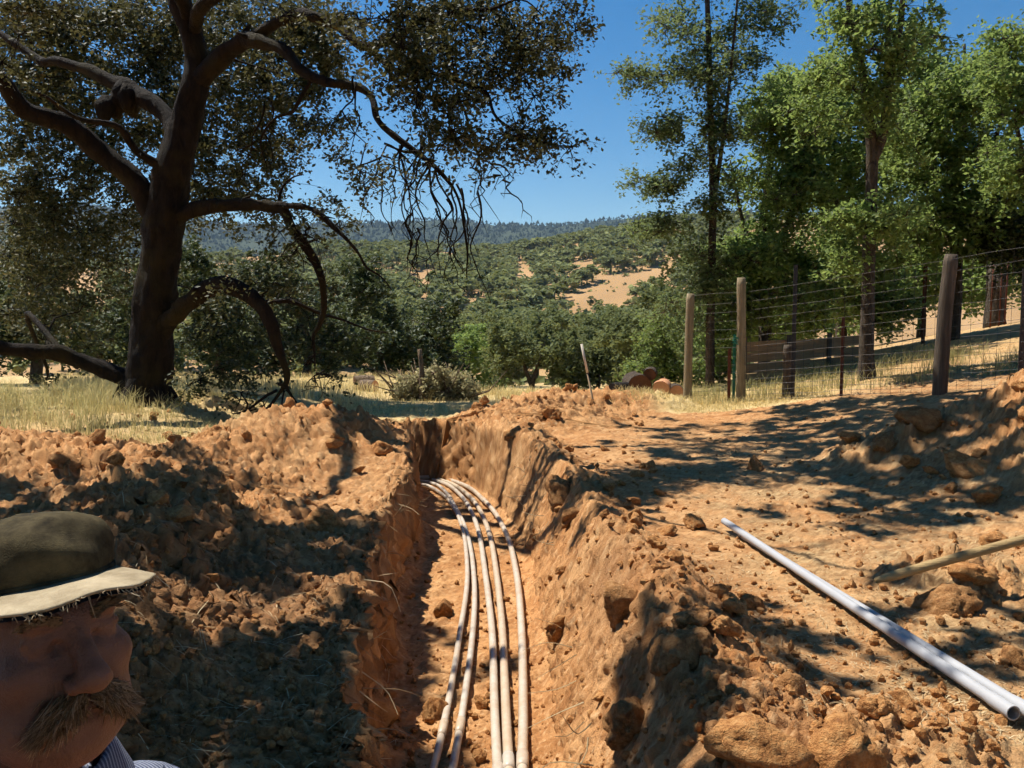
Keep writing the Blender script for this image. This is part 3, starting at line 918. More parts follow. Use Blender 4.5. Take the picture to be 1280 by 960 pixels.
# --- an unseen oak added behind the photographer to block sky light -----------
back = thing('oak_tree', 'unseen oak added behind the photographer to shade the near ground', 'tree', None, (-3.2, -4.2, gh(-3.2, -4.2, False)))
TB = Tree(8)
gB = Geo()
zb = back.location[2]
TB.limb([[0, 0, -.4, .5], [0, 0, .6, .4], [.1, .1, 2.2, .36], [.2, .4, 4, .3], [.1, .6, 6, .2], [0, .7, 8, .08]], gB, 14, .15, .15)
gB.build('trunk', M['oak_bark'], back, True)
for ex, ey, ez in ((3, 4, 6.5), (5, 2, 6), (-3, 3, 6), (6.5, 6, 7), (1, 6, 7.5), (-4, -1, 6), (2, -4, 6), (8, 0, 6.5)):
    gB = Geo(); TB.limb([[.1, .3, 2.6, .2], [ex * .35, ey * .35 + .2, 4.2, .15], [ex * .7, ey * .7, ez * .85, .09], [ex, ey, ez, .03]], gB, 9, .2, .12); gB.build('limb', M['oak_bark'], back, True)
gx, gy = np.meshgrid(np.arange(-9.5, 9.5, .74), np.arange(-9.5, 5.5, .74))
pts_ = []
for X_, Y_ in zip(gx.ravel(), gy.ravel()):
    p = np.array([X_ + TB.r.normal(0, .2), Y_ + TB.r.normal(0, .2), TB.r.uniform(5.2, 7.6)])
    G_ = p - SUN * ((p[2] - .1) / SUN[2])
    if G_[1] > 1.4: continue
    H_ = p - SUN * ((p[2] - 1.32) / SUN[2])
    if math.hypot(H_[0] + .45, H_[1] - .85) < .75: continue
    q_ = p - CAM
    if q_[1] > 0 and q_[2] / q_[1] < .55: continue
    pts_.append(p - np.array(back.location))
for p in pts_: TB.clump(p, .52, 100, .20, 6, .9, flat=.4, asp=.7)
tag(TB.branch.build('branches', M['oak_bark'], back, True), kind='stuff')
tag(TB.leaf.build('crown', M['oak_leaf'], back), kind='stuff')


# --- generic tree ------------------------------------------------------------------------
def tree(name, label, x, y, trunk_pts, clumps, leaf_mat, bark, size, nleaf, rad, group=None, seed=1, tw=8, up=.4, z0=None, asp=.55, tone=None, sides=10):
    """trunk_pts: list of stems, each rows (dx, dy, height, radius); clumps: rows x y z in world"""
    z = gh(x, y, False) if z0 is None else z0
    o = thing(name, label, 'tree', group, (x, y, z))
    T = Tree(seed)
    off = np.array([x, y, z])
    g = Geo()
    for st in trunk_pts:
        T.limb([[a, b, c, r] for a, b, c, r in st], g, sides, .16, .12)
    g.build('trunk', M[bark], o, True)
    c = np.asarray(clumps) - off
    d0 = np.array([np.min(np.linalg.norm(T.skel[:, :3] - p, axis=1)) for p in c])
    for k in np.argsort(d0):
        rr = rad * T.r.uniform(.7, 1.3)
        T.clump(c[k], rr, int(nleaf * T.r.uniform(.7, 1.3)), size, tw, up, tone, .65, .1, asp=asp)
    tag(T.branch.build('branches', M[bark], o, True), kind='stuff')
    tag(T.leaf.build('crown', M[leaf_mat], o), kind='stuff')
    return o


def cloud(r, n, spec):
    """clump centres from picture ellipses: px, py, rx, ry, depth, depth spread, weight"""
    out = []
    wts = np.array([s[6] for s in spec], float); wts /= wts.sum()
    for s, k in zip(spec, np.round(wts * n).astype(int)):
        for _ in range(k):
            u = r.normal(size=3); u /= np.linalg.norm(u); u *= r.uniform(0, 1) ** .45
            out.append(at(s[0] + u[0] * s[2], s[1] + u[1] * s[3], s[4] + u[2] * s[5]))
    return np.array(out)


def stem(x, y, pts, Yd=None):
    """picture points (px, py, depth, width px) to local rows"""
    z = gh(x, y, False)
    return [[*(at(a, b, Y) - np.array([x, y, z])), wid(wd, Y)] for a, b, Y, wd in pts]


R = np.random.default_rng(11)
# slim tall tree at the left end of the fence
x, y = (888 - CX) / F_PX * 19, 19.0
z = gh(x, y, False)
st = [[[0, 0, -.3, .13], [0, 0, .3, .11]] + stem(x, y, [(888, 400, 19, 11), (890, 320, 19, 10), (891, 230, 19, 9), (888, 140, 19, 8), (886, 60, 19, 7), (884, -20, 19, 6), (886, -110, 19, 3)]),
      stem(x, y, [(891, 260, 19, 6), (903, 180, 18.8, 5), (912, 100, 18.7, 4), (920, 20, 18.6, 3), (924, -40, 18.6, 2)])]
cl = cloud(R, 255, [(800, 95, 36, 9, 18.6, .8, 6), (835, 160, 42, 14, 18.5, .9, 8), (820, 232, 38, 16, 18.5, .9, 8), (825, 285, 44, 16, 18.6, 1, 9), (845, 30, 36, 22, 18.7, 1, 7), (860, 90, 45, 26, 18.8, 1, 8), (920, 60, 50, 50, 18.9, 1, 13), (905, -40, 60, 40, 19, 1, 10), (905, 160, 36, 30, 19, .9, 8), (870, 330, 50, 30, 19, 1, 9), (860, 390, 40, 30, 19.4, 1, 7), (960, 20, 40, 30, 18.8, .8, 6), (865, 205, 25, 15, 19, .6, 4), (893, 250, 22, 60, 18.7, .5, 9), (890, 120, 22, 70, 18.7, .5, 8), (890, 350, 30, 50, 18.7, .5, 8)])
tree('tall_tree', 'tall slim tree with a see-through crown behind the leftmost fence post', x, y, st, cl, 'tall_leaf', 'bark', .095, 105, .48, seed=21, up=.5)

# forked tree in front of the plank wall
x, y = (1085 - CX) / F_PX * 15, 15.0
st = [[[0, 0, -.3, .20], [0, 0, .05, .16]] + stem(x, y, [(1083, 440, 15, 18), (1085, 380, 15, 16), (1086, 320, 15, 15), (1089, 250, 15, 14), (1090, 195, 15, 14), (1086, 150, 15, 12), (1078, 90, 15, 10), (1066, 40, 15, 9), (1060, -20, 15, 7), (1062, -100, 15, 5)]),
      stem(x, y, [(1090, 205, 15, 12), (1106, 160, 14.9, 11), (1112, 100, 14.8, 9), (1124, 40, 14.7, 8), (1130, -20, 14.6, 6), (1138, -110, 14.6, 4)]),
      stem(x, y, [(1104, 165, 14.9, 7), (1108, 80, 15, 6), (1113, 0, 15, 5), (1116, -60, 15, 3)])]
cl = cloud(R, 135, [(1060, 20, 60, 40, 15, 1, 9), (1040, 95, 45, 34, 15, 1, 7), (1140, 30, 50, 30, 14.8, 1, 5), (1100, -60, 90, 40, 15, 1.2, 12), (1050, 270, 40, 24, 14.6, .7, 5), (1110, 275, 44, 26, 14.4, .7, 6), (1130, 190, 30, 40, 15.2, .7, 4), (1010, 150, 30, 30, 15.4, .8, 4), (1060, 330, 40, 18, 14.6, .6, 4), (1085, 120, 40, 60, 14.4, .5, 9), (1110, 60, 30, 50, 14.2, .5, 6), (1075, 40, 30, 40, 14.4, .5, 5)])
tree('forked_tree', 'forked tree with peeling grey bark standing in front of the plank wall', x, y, st, cl, 'right_leaf', 'grey_bark', .10, 95, .40, seed=22, sides=14)

# leafy trees behind the fence
spec = [
    ('leafy_tree', 'bushy bright green tree between the slim tall tree and the forked tree', 955, 20.5, [(965, 150, 46, 46, 20, 1.2, 7), (985, 230, 70, 60, 20, 1.6, 12), (950, 310, 60, 50, 19.6, 1.4, 10), (1000, 360, 60, 40, 19.4, 1.2, 8), (930, 380, 40, 40, 19.8, 1, 6), (985, 110, 26, 26, 20.6, .8, 3), (1010, 180, 40, 60, 20.4, 1, 7)], 160, 23, 'right_leaf'),
    ('leafy_tree', 'dense green tree directly behind the trunk of the forked tree', 1050, 23.0, [(1030, 120, 52, 56, 22.5, 1.6, 9), (1070, 220, 70, 70, 22.5, 2, 12), (1060, 320, 70, 60, 22, 1.6, 11), (1100, 380, 50, 30, 22, 1.2, 6), (1120, 150, 50, 60, 22.5, 1.5, 8)], 150, 24, 'right_leaf'),
    ('leafy_tree', 'broad green tree above the thick grey fence post', 1190, 20.0, [(1180, 120, 60, 56, 19.5, 1.8, 10), (1200, 210, 80, 60, 19.5, 1.8, 13), (1150, 290, 60, 44, 19, 1.4, 9), (1230, 280, 50, 40, 19, 1.4, 7), (1140, 70, 30, 30, 20, 1, 4), (1150, 180, 36, 60, 19.6, 1.2, 6), (1240, 110, 40, 40, 19.4, 1.2, 5)], 165, 25, 'right_leaf'),
    ('leafy_tree', 'tree at the right edge of the picture with a crown cut by the frame', 1300, 16.5, [(1260, 120, 40, 60, 16.5, 1.2, 8), (1330, 160, 60, 90, 16.5, 1.5, 10), (1262, 215, 36, 40, 16.2, 1, 6), (1262, 50, 30, 20, 16.5, 1, 3), (1340, 20, 60, 60, 16.5, 1.4, 6)], 85, 26, 'right_leaf'),
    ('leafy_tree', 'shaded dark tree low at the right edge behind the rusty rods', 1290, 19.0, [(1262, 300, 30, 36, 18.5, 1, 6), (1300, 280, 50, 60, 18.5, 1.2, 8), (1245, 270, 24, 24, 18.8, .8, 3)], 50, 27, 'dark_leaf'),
    ('leafy_tree', 'far green tree glimpsed between the forked trunk and the thick post', 1150, 30.0, [(1130, 350, 50, 40, 30, 2, 7), (1200, 345, 60, 40, 30, 2, 7), (1250, 330, 40, 50, 31, 2, 6), (1080, 370, 40, 40, 29, 2, 5), (1010, 390, 50, 30, 28, 2, 6), (940, 400, 50, 34, 27, 2, 6)], 130, 28, 'right_leaf'),
]
for nm, lb, pxb, Y, cs, n_, sd, mt in spec:
    x, y = (pxb - CX) / F_PX * Y, Y
    top = min(c[1] - c[3] * .5 for c in cs)
    z = gh(x, y, False); ht = at(pxb, top, Y)[2] - z
    st = [[[0, 0, -.3, .17], [.02, 0, ht * .25, .14], [-.08, .05, ht * .5, .11], [.06, 0, ht * .75, .07], [0, 0, ht, .03]],
          [[.0, 0, ht * .35, .08], [.5, -.3, ht * .55, .06], [.8, -.3, ht * .8, .02]],
          [[.0, 0, ht * .3, .08], [-.6, -.2, ht * .5, .05], [-1.0, -.3, ht * .72, .02]]]
    sz = .105 * Y / 19
    tree(nm, lb, x, y, st, cloud(R, int(n_ * 1.75), cs), mt, 'bark', sz * 1.1, 120, .52 * Y / 19, 'leafy trees behind the wire fence', sd)

# --- trees in the middle distance ----------------------------------------------------------
def mid_tree(name, label, pxb, pyb, Y, cs, n, leaf, size, nl, rad, sd, tone=None, thick=.16, bark='bark', two=False):
    b = at(pxb, pyb, Y); x, y = b[0], Y
    z = gh(x, y, False)
    top = min(c[1] for c in cs); ht = at(pxb, top, Y)[2] - z
    st = [[[0, 0, -.6, thick * 1.3], [.05 * ht, 0, ht * .3, thick], [-.03 * ht, 0, ht * .6, thick * .6], [0, 0, ht * .9, thick * .2]]]
    if two:
        st = [[[0, 0, -.6, thick * 1.2], [.02 * ht, 0, ht * .25, thick], [.12 * ht, 0, ht * .55, thick * .6], [.2 * ht, 0, ht * .85, thick * .2]],
              [[.01 * ht, 0, ht * .2, thick * .8], [-.1 * ht, 0, ht * .5, thick * .6], [-.2 * ht, 0, ht * .8, thick * .2]]]
    return tree(name, label, x, y, st, cloud(R, int(n * 1.12), cs), leaf, bark, size * 1.1, nl, rad, 'trees beyond the dry field', sd, 5, .5, z, tone=tone, sides=7)


MID = [
    # left, behind the oak
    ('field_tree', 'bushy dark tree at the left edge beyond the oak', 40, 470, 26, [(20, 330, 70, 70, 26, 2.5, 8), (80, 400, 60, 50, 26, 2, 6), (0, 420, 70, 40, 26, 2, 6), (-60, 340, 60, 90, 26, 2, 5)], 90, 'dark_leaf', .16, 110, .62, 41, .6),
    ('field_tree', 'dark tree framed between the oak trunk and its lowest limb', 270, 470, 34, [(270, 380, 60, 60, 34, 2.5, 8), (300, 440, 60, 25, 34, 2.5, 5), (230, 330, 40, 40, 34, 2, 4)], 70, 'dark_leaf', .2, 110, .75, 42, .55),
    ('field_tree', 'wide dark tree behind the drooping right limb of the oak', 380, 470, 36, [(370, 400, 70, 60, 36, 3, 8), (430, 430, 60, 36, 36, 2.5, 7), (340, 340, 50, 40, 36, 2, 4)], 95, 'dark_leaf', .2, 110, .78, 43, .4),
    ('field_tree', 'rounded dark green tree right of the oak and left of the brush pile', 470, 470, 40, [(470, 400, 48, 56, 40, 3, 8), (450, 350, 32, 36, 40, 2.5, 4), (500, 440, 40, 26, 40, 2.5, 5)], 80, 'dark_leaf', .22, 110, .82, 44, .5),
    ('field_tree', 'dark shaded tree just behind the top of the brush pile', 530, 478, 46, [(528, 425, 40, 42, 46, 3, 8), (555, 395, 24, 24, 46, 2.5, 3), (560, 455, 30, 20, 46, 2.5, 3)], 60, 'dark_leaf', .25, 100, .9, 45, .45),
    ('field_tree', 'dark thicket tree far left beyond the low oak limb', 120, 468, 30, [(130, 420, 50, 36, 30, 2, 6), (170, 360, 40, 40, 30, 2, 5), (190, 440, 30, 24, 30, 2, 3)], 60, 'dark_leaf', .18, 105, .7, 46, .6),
    # centre
    ('valley_tree', 'spreading olive green tree with a dark forked trunk above the earth heap', 664, 492, 60, [(650, 425, 52, 26, 60, 4, 9), (690, 432, 42, 26, 60, 4, 7), (625, 455, 30, 26, 60, 3, 4), (705, 465, 24, 18, 60, 3, 3)], 95, 'mid_leaf', .3, 95, 1.05, 51, .5, .22, 'bark', True),
    ('valley_tree', 'bright green tree left of the forked valley tree', 588, 490, 66, [(585, 440, 26, 44, 66, 4, 8), (600, 480, 26, 16, 66, 3, 3)], 55, 'right_leaf', .3, 95, 1.1, 52, .45),
    ('valley_tree', 'dark rounded tree directly behind the leaning white stake', 745, 490, 62, [(745, 430, 40, 40, 62, 4, 8), (770, 460, 30, 24, 62, 3, 4), (715, 470, 26, 20, 62, 3, 3)], 80, 'mid_leaf', .3, 95, 1.1, 53, .35),
    ('valley_tree', 'leafy tree between the leaning stake and the light green shrub', 790, 480, 54, [(785, 415, 30, 32, 54, 3, 8), (800, 450, 26, 24, 54, 3, 4)], 55, 'mid_leaf', .28, 95, .95, 54, .5),
    ('valley_tree', 'low olive tree in the valley above the brush pile', 560, 430, 100, [(555, 411, 32, 13, 100, 5, 8)], 40, 'mid_leaf', .45, 90, 1.5, 55, .55),
    ('valley_tree', 'small round tree in the valley left of the forked valley tree', 625, 420, 120, [(622, 406, 28, 12, 120, 6, 8)], 40, 'mid_leaf', .5, 90, 1.7, 56, .5),
    ('valley_tree', 'round tree in the valley behind the top of the forked valley tree', 690, 415, 115, [(690, 405, 32, 12, 115, 6, 8)], 40, 'mid_leaf', .5, 90, 1.7, 57, .6),
    ('valley_tree', 'valley tree to the upper right of the leaning white stake', 770, 410, 120, [(765, 402, 36, 13, 120, 6, 8)], 45, 'mid_leaf', .5, 90, 1.7, 58, .45),
    ('valley_tree', 'valley tree low on the right against the slim tall tree', 830, 400, 110, [(835, 380, 36, 22, 110, 6, 8)], 45, 'mid_leaf', .5, 90, 1.6, 59, .5),
    ('valley_tree', 'valley tree low on the left beside the oak limb tips', 500, 425, 110, [(495, 402, 34, 15, 110, 6, 8)], 45, 'mid_leaf', .5, 90, 1.6, 60, .5),
]
for a in MID: mid_tree(*a[:13], **({'thick': a[13], 'bark': a[14], 'two': a[15]} if len(a) > 13 else {}))


def shrub(name, label, pxb, pyb, Y, cs, n, leaf, size, nl, rad, sd, cat_='shrub', group=None, bark='bark'):
    b = at(pxb, pyb, Y); z = gh(b[0], Y, False)
    o = tree(name, label, b[0], Y, [[[0, 0, -.2, .05], [0, 0, .15, .04], [.05, 0, .4, .02]], [[0, 0, 0, .04], [.25, .05, .4, .02], [.4, .05, .6, .01]], [[0, 0, 0, .04], [-.25, -.05, .4, .02], [-.4, 0, .6, .01]]],
             cloud(R, n, cs), leaf, bark, size, nl, rad, group, sd, 6, .5, z, sides=5)
    o['category'] = cat_
    return o


shrub('shrub', 'light green shrub left of the leftmost fence post', 825, 500, 21, [(825, 430, 26, 40, 21, .8, 8), (805, 465, 22, 18, 21, .8, 4), (845, 470, 20, 20, 21, .8, 4)], 60, 'shrub_leaf', .10, 100, .42, 71)
shrub('shrub', 'green undergrowth behind the wire between the two pale posts', 900, 470, 20.5, [(895, 420, 36, 40, 20.5, .8, 8), (885, 465, 30, 20, 20.5, .7, 4)], 45, 'right_leaf', .10, 95, .42, 72)
# ------------------------------------------------------------------ hillside oaks and far forest
def far_tree_mesh(seed, n=130, size=.23, stem=True):
    r = np.random.default_rng(seed)
    g = Geo()
    if stem: g.tube([[0, 0, -.4], [.02, 0, .35], [0, 0, .6]], [.05, .04, .02], 5, c=0.0)
    else: g.twigs(np.array([[0, 0, -.3]]), np.array([[.02, 0, .3]]), np.array([[0, 0, .6]]), (.05, .04))
    P = []
    k = r.integers(5, 9)
    for _ in range(k):
        c = np.array([r.uniform(-.32, .32), r.uniform(-.32, .32), r.uniform(.42, .74)]); rad = r.uniform(.16, .28)
        u = r.normal(size=(n // k, 3)); u /= np.linalg.norm(u, axis=1)[:, None]
        P.append(c + u * rad * r.uniform(.6, 1.05, (len(u), 1)) * [1, 1, .8])
    P = np.concatenate(P)
    base = r.uniform(.25, .75)
    g.leaves(P, size, .75, .5, base, seed=seed)
    return g


far_vars = []
for s_ in range(10):
    g = far_tree_mesh(200 + s_)
    far_vars.append((np.concatenate(g.v), np.concatenate(g.q), np.concatenate(g.t), np.concatenate(g.c)))
far_me = [mesh_data('hillside_oak', v, q, t, M['hill_leaf'], False, {'rnd': c}) for v, q, t, c in far_vars]

lod = []
for s_ in range(10):
    g = far_tree_mesh(200 + s_, 48, .34, False)
    lod.append((np.concatenate(g.v), np.concatenate(g.q), np.concatenate(g.t), np.concatenate(g.c)))
R = np.random.default_rng(77)
N = 9000
Yh = np.sqrt(R.uniform(135 ** 2, 720 ** 2, N)); th = R.uniform(-.80, .62, N); Xh = th * Yh
Zh = ground(Xh, Yh, False)
cl_o, e1 = in_clear(Xh, Yh, Zh, 1.15)
cl_o2, _ = in_clear(Xh, Yh, Zh, 1.1, dn=5.0)
dn = fbm(Xh / 40, Yh / 40, seed=51, o=3)
keep = ~(cl_o | cl_o2) & (dn > -.6)
# thin out so that crowns stand side by side
grid = {}
sel = []
for i in np.nonzero(keep)[0]:
    k = (int(Xh[i] // 4.6), int(Yh[i] // 6.0))
    if k in grid: continue
    grid[k] = 1; sel.append(i)
sel = np.array(sel)
pxh, pyh = proj(np.c_[Xh[sel], Yh[sel], Zh[sel]])
vis = (pxh > 380) & (pxh < 880)
order = np.argsort(Yh[sel] + np.where(vis, 0, 400))
ind, rest = sel[order[:280]], sel[order[280:]]
rest = rest[(proj(np.c_[Xh[rest], Yh[rest], Zh[rest]])[0] < 930)]
pr_ = proj(np.c_[Xh[rest], Yh[rest], Zh[rest]])[0]
rest = rest[(pr_ > 360) | (R.uniform(size=len(rest)) < .45)]
for i in ind:
    o = link('hillside_oak', far_me[int(R.integers(10))])
    h = R.uniform(3.8, 9.5) * (.8 + .2 * min(1, Yh[i] / 300))
    o.location = (Xh[i], Yh[i], Zh[i]); o.rotation_euler = (0, 0, R.uniform(0, 6.28)); o.scale = (h * 1.15, h * 1.15, h)
    tag(o, 'small rounded oak among many on the lower part of the far hillside', 'tree', 'oaks on the lower far hillside')
g = Geo()
for i in rest:
    v, q, t, c = lod[int(R.integers(10))]
    h = R.uniform(3.8, 9.5); a = R.uniform(0, 6.28)
    Mz = np.array([[math.cos(a), -math.sin(a), 0], [math.sin(a), math.cos(a), 0], [0, 0, 1]])
    g.add((v * [h * 1.15, h * 1.15, h]) @ Mz.T + [Xh[i], Yh[i], Zh[i]], q, t, np.clip(c + R.uniform(-.15, .15), 0, 1))
tag(g.build('hillside_wood', M['hill_leaf']), 'mass of small oaks covering the upper far hillside', 'wood', kind='stuff')
# low brush between the hillside oaks
g = Geo()
N = 9000
Yb = np.sqrt(R.uniform(120 ** 2, 640 ** 2, N)); Xb = R.uniform(-.45, .4, N) * Yb
Zb = ground(Xb, Yb, False); o1, e1 = in_clear(Xb, Yb, Zb, 1.1, dn=2.0)
k = ~o1 | (R.uniform(size=N) < .04)
for j in range(3):
    g.leaves(np.c_[Xb, Yb, Zb + .4][k] + R.normal(0, .8, (int(k.sum()), 3)) * [1, 1, .35], 1.6, .8, .4)
tag(g.build('hillside_brush', M['hill_leaf']), 'low green brush between the oaks of the far hillside', 'brush', kind='stuff')
# conifers on the far ridge
N = 17000
Yc = R.uniform(1450, 2900, N); Xc = R.uniform(-.78, .42, N) * Yc
Zc = ground(Xc, Yc, False)
hc = R.uniform(4, 11, N) * (.7 + .6 * R.uniform(size=N) ** 3) * (1 + .25 * fbm(Xc / 120, Yc / 120, seed=5, o=2)); rc = hc * R.uniform(.4, .65, N); a0 = R.uniform(0, 6.28, N)
ns = 5
V = np.zeros((N, ns + 1, 3))
for j in range(ns):
    V[:, j, 0] = Xc + rc * np.cos(a0 + j * 2 * math.pi / ns) * R.uniform(.7, 1.2, N); V[:, j, 1] = Yc + rc * np.sin(a0 + j * 2 * math.pi / ns); V[:, j, 2] = Zc + hc * R.uniform(-.05, .2, N)
V[:, ns] = np.c_[Xc + R.normal(0, .5, N), Yc, Zc + hc]
i = np.arange(N)[:, None] * (ns + 1)
t = np.concatenate([np.stack([i[:, 0] + j, i[:, 0] + (j + 1) % ns, i[:, 0] + ns], 1) for j in range(ns)])
g = Geo(); g.add(V.reshape(-1, 3), None, t, np.repeat(np.clip(R.uniform(0, 1, N) * .7 + .3 * fbm(Xc / 150, Yc / 150, seed=9, o=3) + .1, 0, 1), ns + 1))
tag(g.build('ridge_forest', M['conifer']), 'dark conifer forest covering the far blue ridge', 'forest', kind='stuff')

# ------------------------------------------------------------------ haze
hz = NT('haze')
pv = hz.t.nodes.new('ShaderNodeVolumePrincipled')
pv.inputs['Color'].default_value = (0.52, 0.74, 1.0, 1)
pv.inputs['Density'].default_value = 0.00007
pv.inputs['Anisotropy'].default_value = 0.1
hz.l(pv.outputs[0], hz.out.inputs['Volume'])
g = Geo(); g.box((-6200, -300, -40), (6200, 6100, 420))
tag(g.build('haze', hz.m), 'thin blue summer haze in the valley air', 'haze', kind='stuff')

# ------------------------------------------------------------------ conduits in the trench
def in_trench(px, py, lift):
    """view ray meets the trench floor"""
    p = gz(px, py, -.70)
    for _ in range(4):
        d, s, (zf, hw) = seg_dist(np.array([p[0]]), np.array([p[1]]), TRc[:, :2], TRc[:, 2], TRc[:, 3])
        p = gz(px, py, zf[0] + lift)
    return p


PIPES = [
    ([(530, 1010), (542, 960), (560, 880), (575, 790), (584, 720), (578, 660), (562, 627), (545, 612), (532, 606)], .021, 'thin white conduit, leftmost of the five pipes in the trench', .045),
    ([(558, 1010), (566, 960), (578, 890), (590, 800), (593, 730), (585, 670), (568, 631), (551, 609), (534, 602)], .022, 'thin grey conduit, second from the left in the trench', .04),
    ([(626, 1010), (622, 960), (618, 880), (615, 790), (607, 720), (597, 660), (581, 625), (560, 606), (538, 599)], .026, 'pale dusty conduit in the middle of the five trench pipes', .045),
    ([(638, 1010), (636, 960), (632, 880), (628, 790), (621, 720), (611, 665), (595, 630), (570, 607), (543, 598)], .027, 'tan conduit, second from the right in the trench', .05),
    ([(653, 1010), (653, 960), (654, 880), (652, 790), (646, 720), (634, 670), (614, 635), (584, 608), (549, 597)], .028, 'cream conduit nearest the right trench wall', .05),
]
for pts, r_, lb, lift in PIPES:
    W_ = np.array([in_trench(a, b, lift) for a, b in pts])
    W_ = cat(W_, 60)
    tail = cat(np.array([W_[-1], [-1.6, 12.15, -.80 + lift], [-2.0, 12.3, -.98 + lift], [-2.8, 12.4, -1.06 + lift], [-4.2, 12.4, -1.06 + lift]]) + np.array([0, (r_ - .024) * 20, 0]), 16)[1:]
    head = np.array([[W_[0][0] * .5 - .1, 1.4, -.46], [W_[0][0] * .8, 2.2, -.55]])
    C_ = cat(np.vstack([head, W_[::3], W_[-1:], tail]), 130)
    k = np.linspace(0, 30, len(C_))
    C_[:, 2] += .006 * vn(k, k * 0 + r_ * 900, seed=6)
    g = Geo(); g.tube(C_, r_, 14)
    o = g.build('conduit_pipe', M['pvc'], None, True)
    tag(o, lb, 'pipe', 'conduits laid in the trench')
    for f in (22, 78):
        i = f + int(r_ * 300) % 7
        g = Geo(); seg = C_[i:i + 3]
        g.tube(np.vstack([seg[0] * .6 + seg[1] * .4, seg[1], seg[2]]), r_ * 1.16, 14)
        g.build('coupling', M['pvc'], o, True)

# two loose lengths of conduit on the ground to the right
def long_pipe(a, b, r_, label):
    a, b = np.asarray(a), np.asarray(b)
    d = (b - a) / np.linalg.norm(b - a)
    ref = np.cross(d, [0, 0, 1]); ref /= np.linalg.norm(ref); up = np.cross(ref, d)
    n = 28; th = np.arange(n) * 2 * math.pi / n
    ring = lambda c, q: c + q * (np.cos(th)[:, None] * ref + np.sin(th)[:, None] * up)
    bell = .11
    prof = [(a, r_ * .84), (a, r_), (a + d * .5, r_), (a + d * 1.6, r_), (b - d * (bell + .04), r_), (b - d * bell, r_ * 1.17), (b, r_ * 1.17), (b, r_ * .99), (b - d * bell, r_ * .95), (b - d * .5, r_ * .84), (a, r_ * .84)]
    V = np.concatenate([ring(c, q) for c, q in prof])
    i = np.arange(len(prof) - 1)[:, None] * n; j = np.arange(n)[None, :]
    q = np.stack([i + j, i + (j + 1) % n, i + n + (j + 1) % n, i + n + j], -1).reshape(-1, 4)
    o = mesh_obj('loose_conduit', V, q[:, ::-1], np.zeros((0, 3), int), M['pvc_grey'], None, True)
    md = o.modifiers.new('edges', 'EDGE_SPLIT'); md.split_angle = math.radians(40)
    return tag(o, label, 'pipe', 'loose conduit lengths on the ground')


A_ = on_ground(905, 664); B_ = on_ground(1266, 912)
A_[2] = gh(A_[0], A_[1], False) + .065; B_[2] = gh(B_[0], B_[1], False) + .055
dd = (B_ - A_) / np.linalg.norm(B_ - A_); B_ = A_ + dd * max(3.05, np.linalg.norm(B_ - A_))
sd = np.array([-dd[1], dd[0], 0.0]); sd /= np.linalg.norm(sd)
long_pipe(A_, B_, .0255, 'long grey-white plastic pipe lying on the right ground, nearest the trench')
long_pipe(A_ + sd * .030 + dd * .25 + [0, 0, -.035], B_ + sd * .060 + dd * .05 + [0, 0, .008], .0255, 'second grey-white plastic pipe lying against the right side of the first')

# tool handle
a = at(1094, 726, 4.55); b = at(1330, 661, 4.75)
e = b + (b - a) * .22; 
g = Geo(); C_ = cat([a, a * .5 + b * .5 + [0, 0, .004], b, e], 24)
rr = np.r_[.014, .023, np.full(22, .0265)]
g.tube(C_, rr, 14)
tool = g.build('shovel', M['handle_wood'], None, True)
tag(tool, 'wooden tool handle sticking in from the right edge above a dark clod', 'tool')
g = Geo(); d_ = (e - b) / np.linalg.norm(e - b); g.tube([e - d_ * .05, e + d_ * .1], [.026, .024], 12)
g.build('socket', M['dark_steel'], tool, True)
g = Geo(); s_ = np.array([-d_[1], d_[0], 0]); s_ /= np.linalg.norm(s_); up_ = np.cross(s_, d_)
VV = []
for i in range(9):
    f = i / 8; wd = .115 * (1 - max(0, f - .55) ** 2 * 4.2) * (1 if f > .06 else .75)
    for j in range(7):
        u = (j - 3) / 3; VV.append(e + d_ * (.08 + .28 * f) + s_ * u * wd + up_ * (.03 * u * u - .04 * f))
i = np.arange(8)[:, None] * 7; j = np.arange(6)[None, :]
g.add(VV, np.stack([i + j, i + j + 1, i + 8, i + 7], -1).reshape(-1, 4) if False else np.stack([i + j, i + j + 1, i + j + 8, i + j + 7], -1).reshape(-1, 4))
bl = g.build('blade', M['dark_steel'], tool, True)
bl.modifiers.new('thick', 'SOLIDIFY').thickness = .003

# ------------------------------------------------------------------ fence, plank wall, stakes
def gp(px, Y): x = (px - CX) / F_PX * Y; return np.array([x, Y, gh(x, Y, False)])


fence = thing('wire_fence', 'tall woven wire fence on wooden and steel posts right of the trench', 'fence')
fl = []


def post(name, px, Y, ytop, w_px, mat, lean=0.0, n=12, sec='round', label=None):
    b = gp(px, Y); zt = at(px, ytop, Y)[2]
    g = Geo()
    if sec == 'round':
        pts = cat([[b[0] - lean, Y, b[2] - .4], [b[0] - lean * .3, Y, (b[2] + zt) / 2], [b[0] + lean, Y, zt - .012], [b[0] + lean, Y, zt]], 14)
        rr = np.full(14, wid(w_px, Y)); rr[-1] *= .86; rr[0:6] *= 1.05
        g.tube(pts, rr, n, bark=.07, bs=9)
    else:                                             # steel T section
        s = wid(w_px, Y)
        g.box((b[0] - s, Y - .003, b[2] - .3), (b[0] + s, Y + .003, zt)); g.box((b[0] - .004, Y + .0035, b[2] - .3), (b[0] + .004, Y + .035, zt - .001))
        for k in range(int((zt - b[2]) / .11)): g.box((b[0] - .008, Y - .013, b[2] + .1 + k * .11), (b[0] + .008, Y - .0035, b[2] + .125 + k * .11))
    o = g.build(name, M[mat], fence, sec == 'round')
    if label: o['label'] = label
    return b, zt


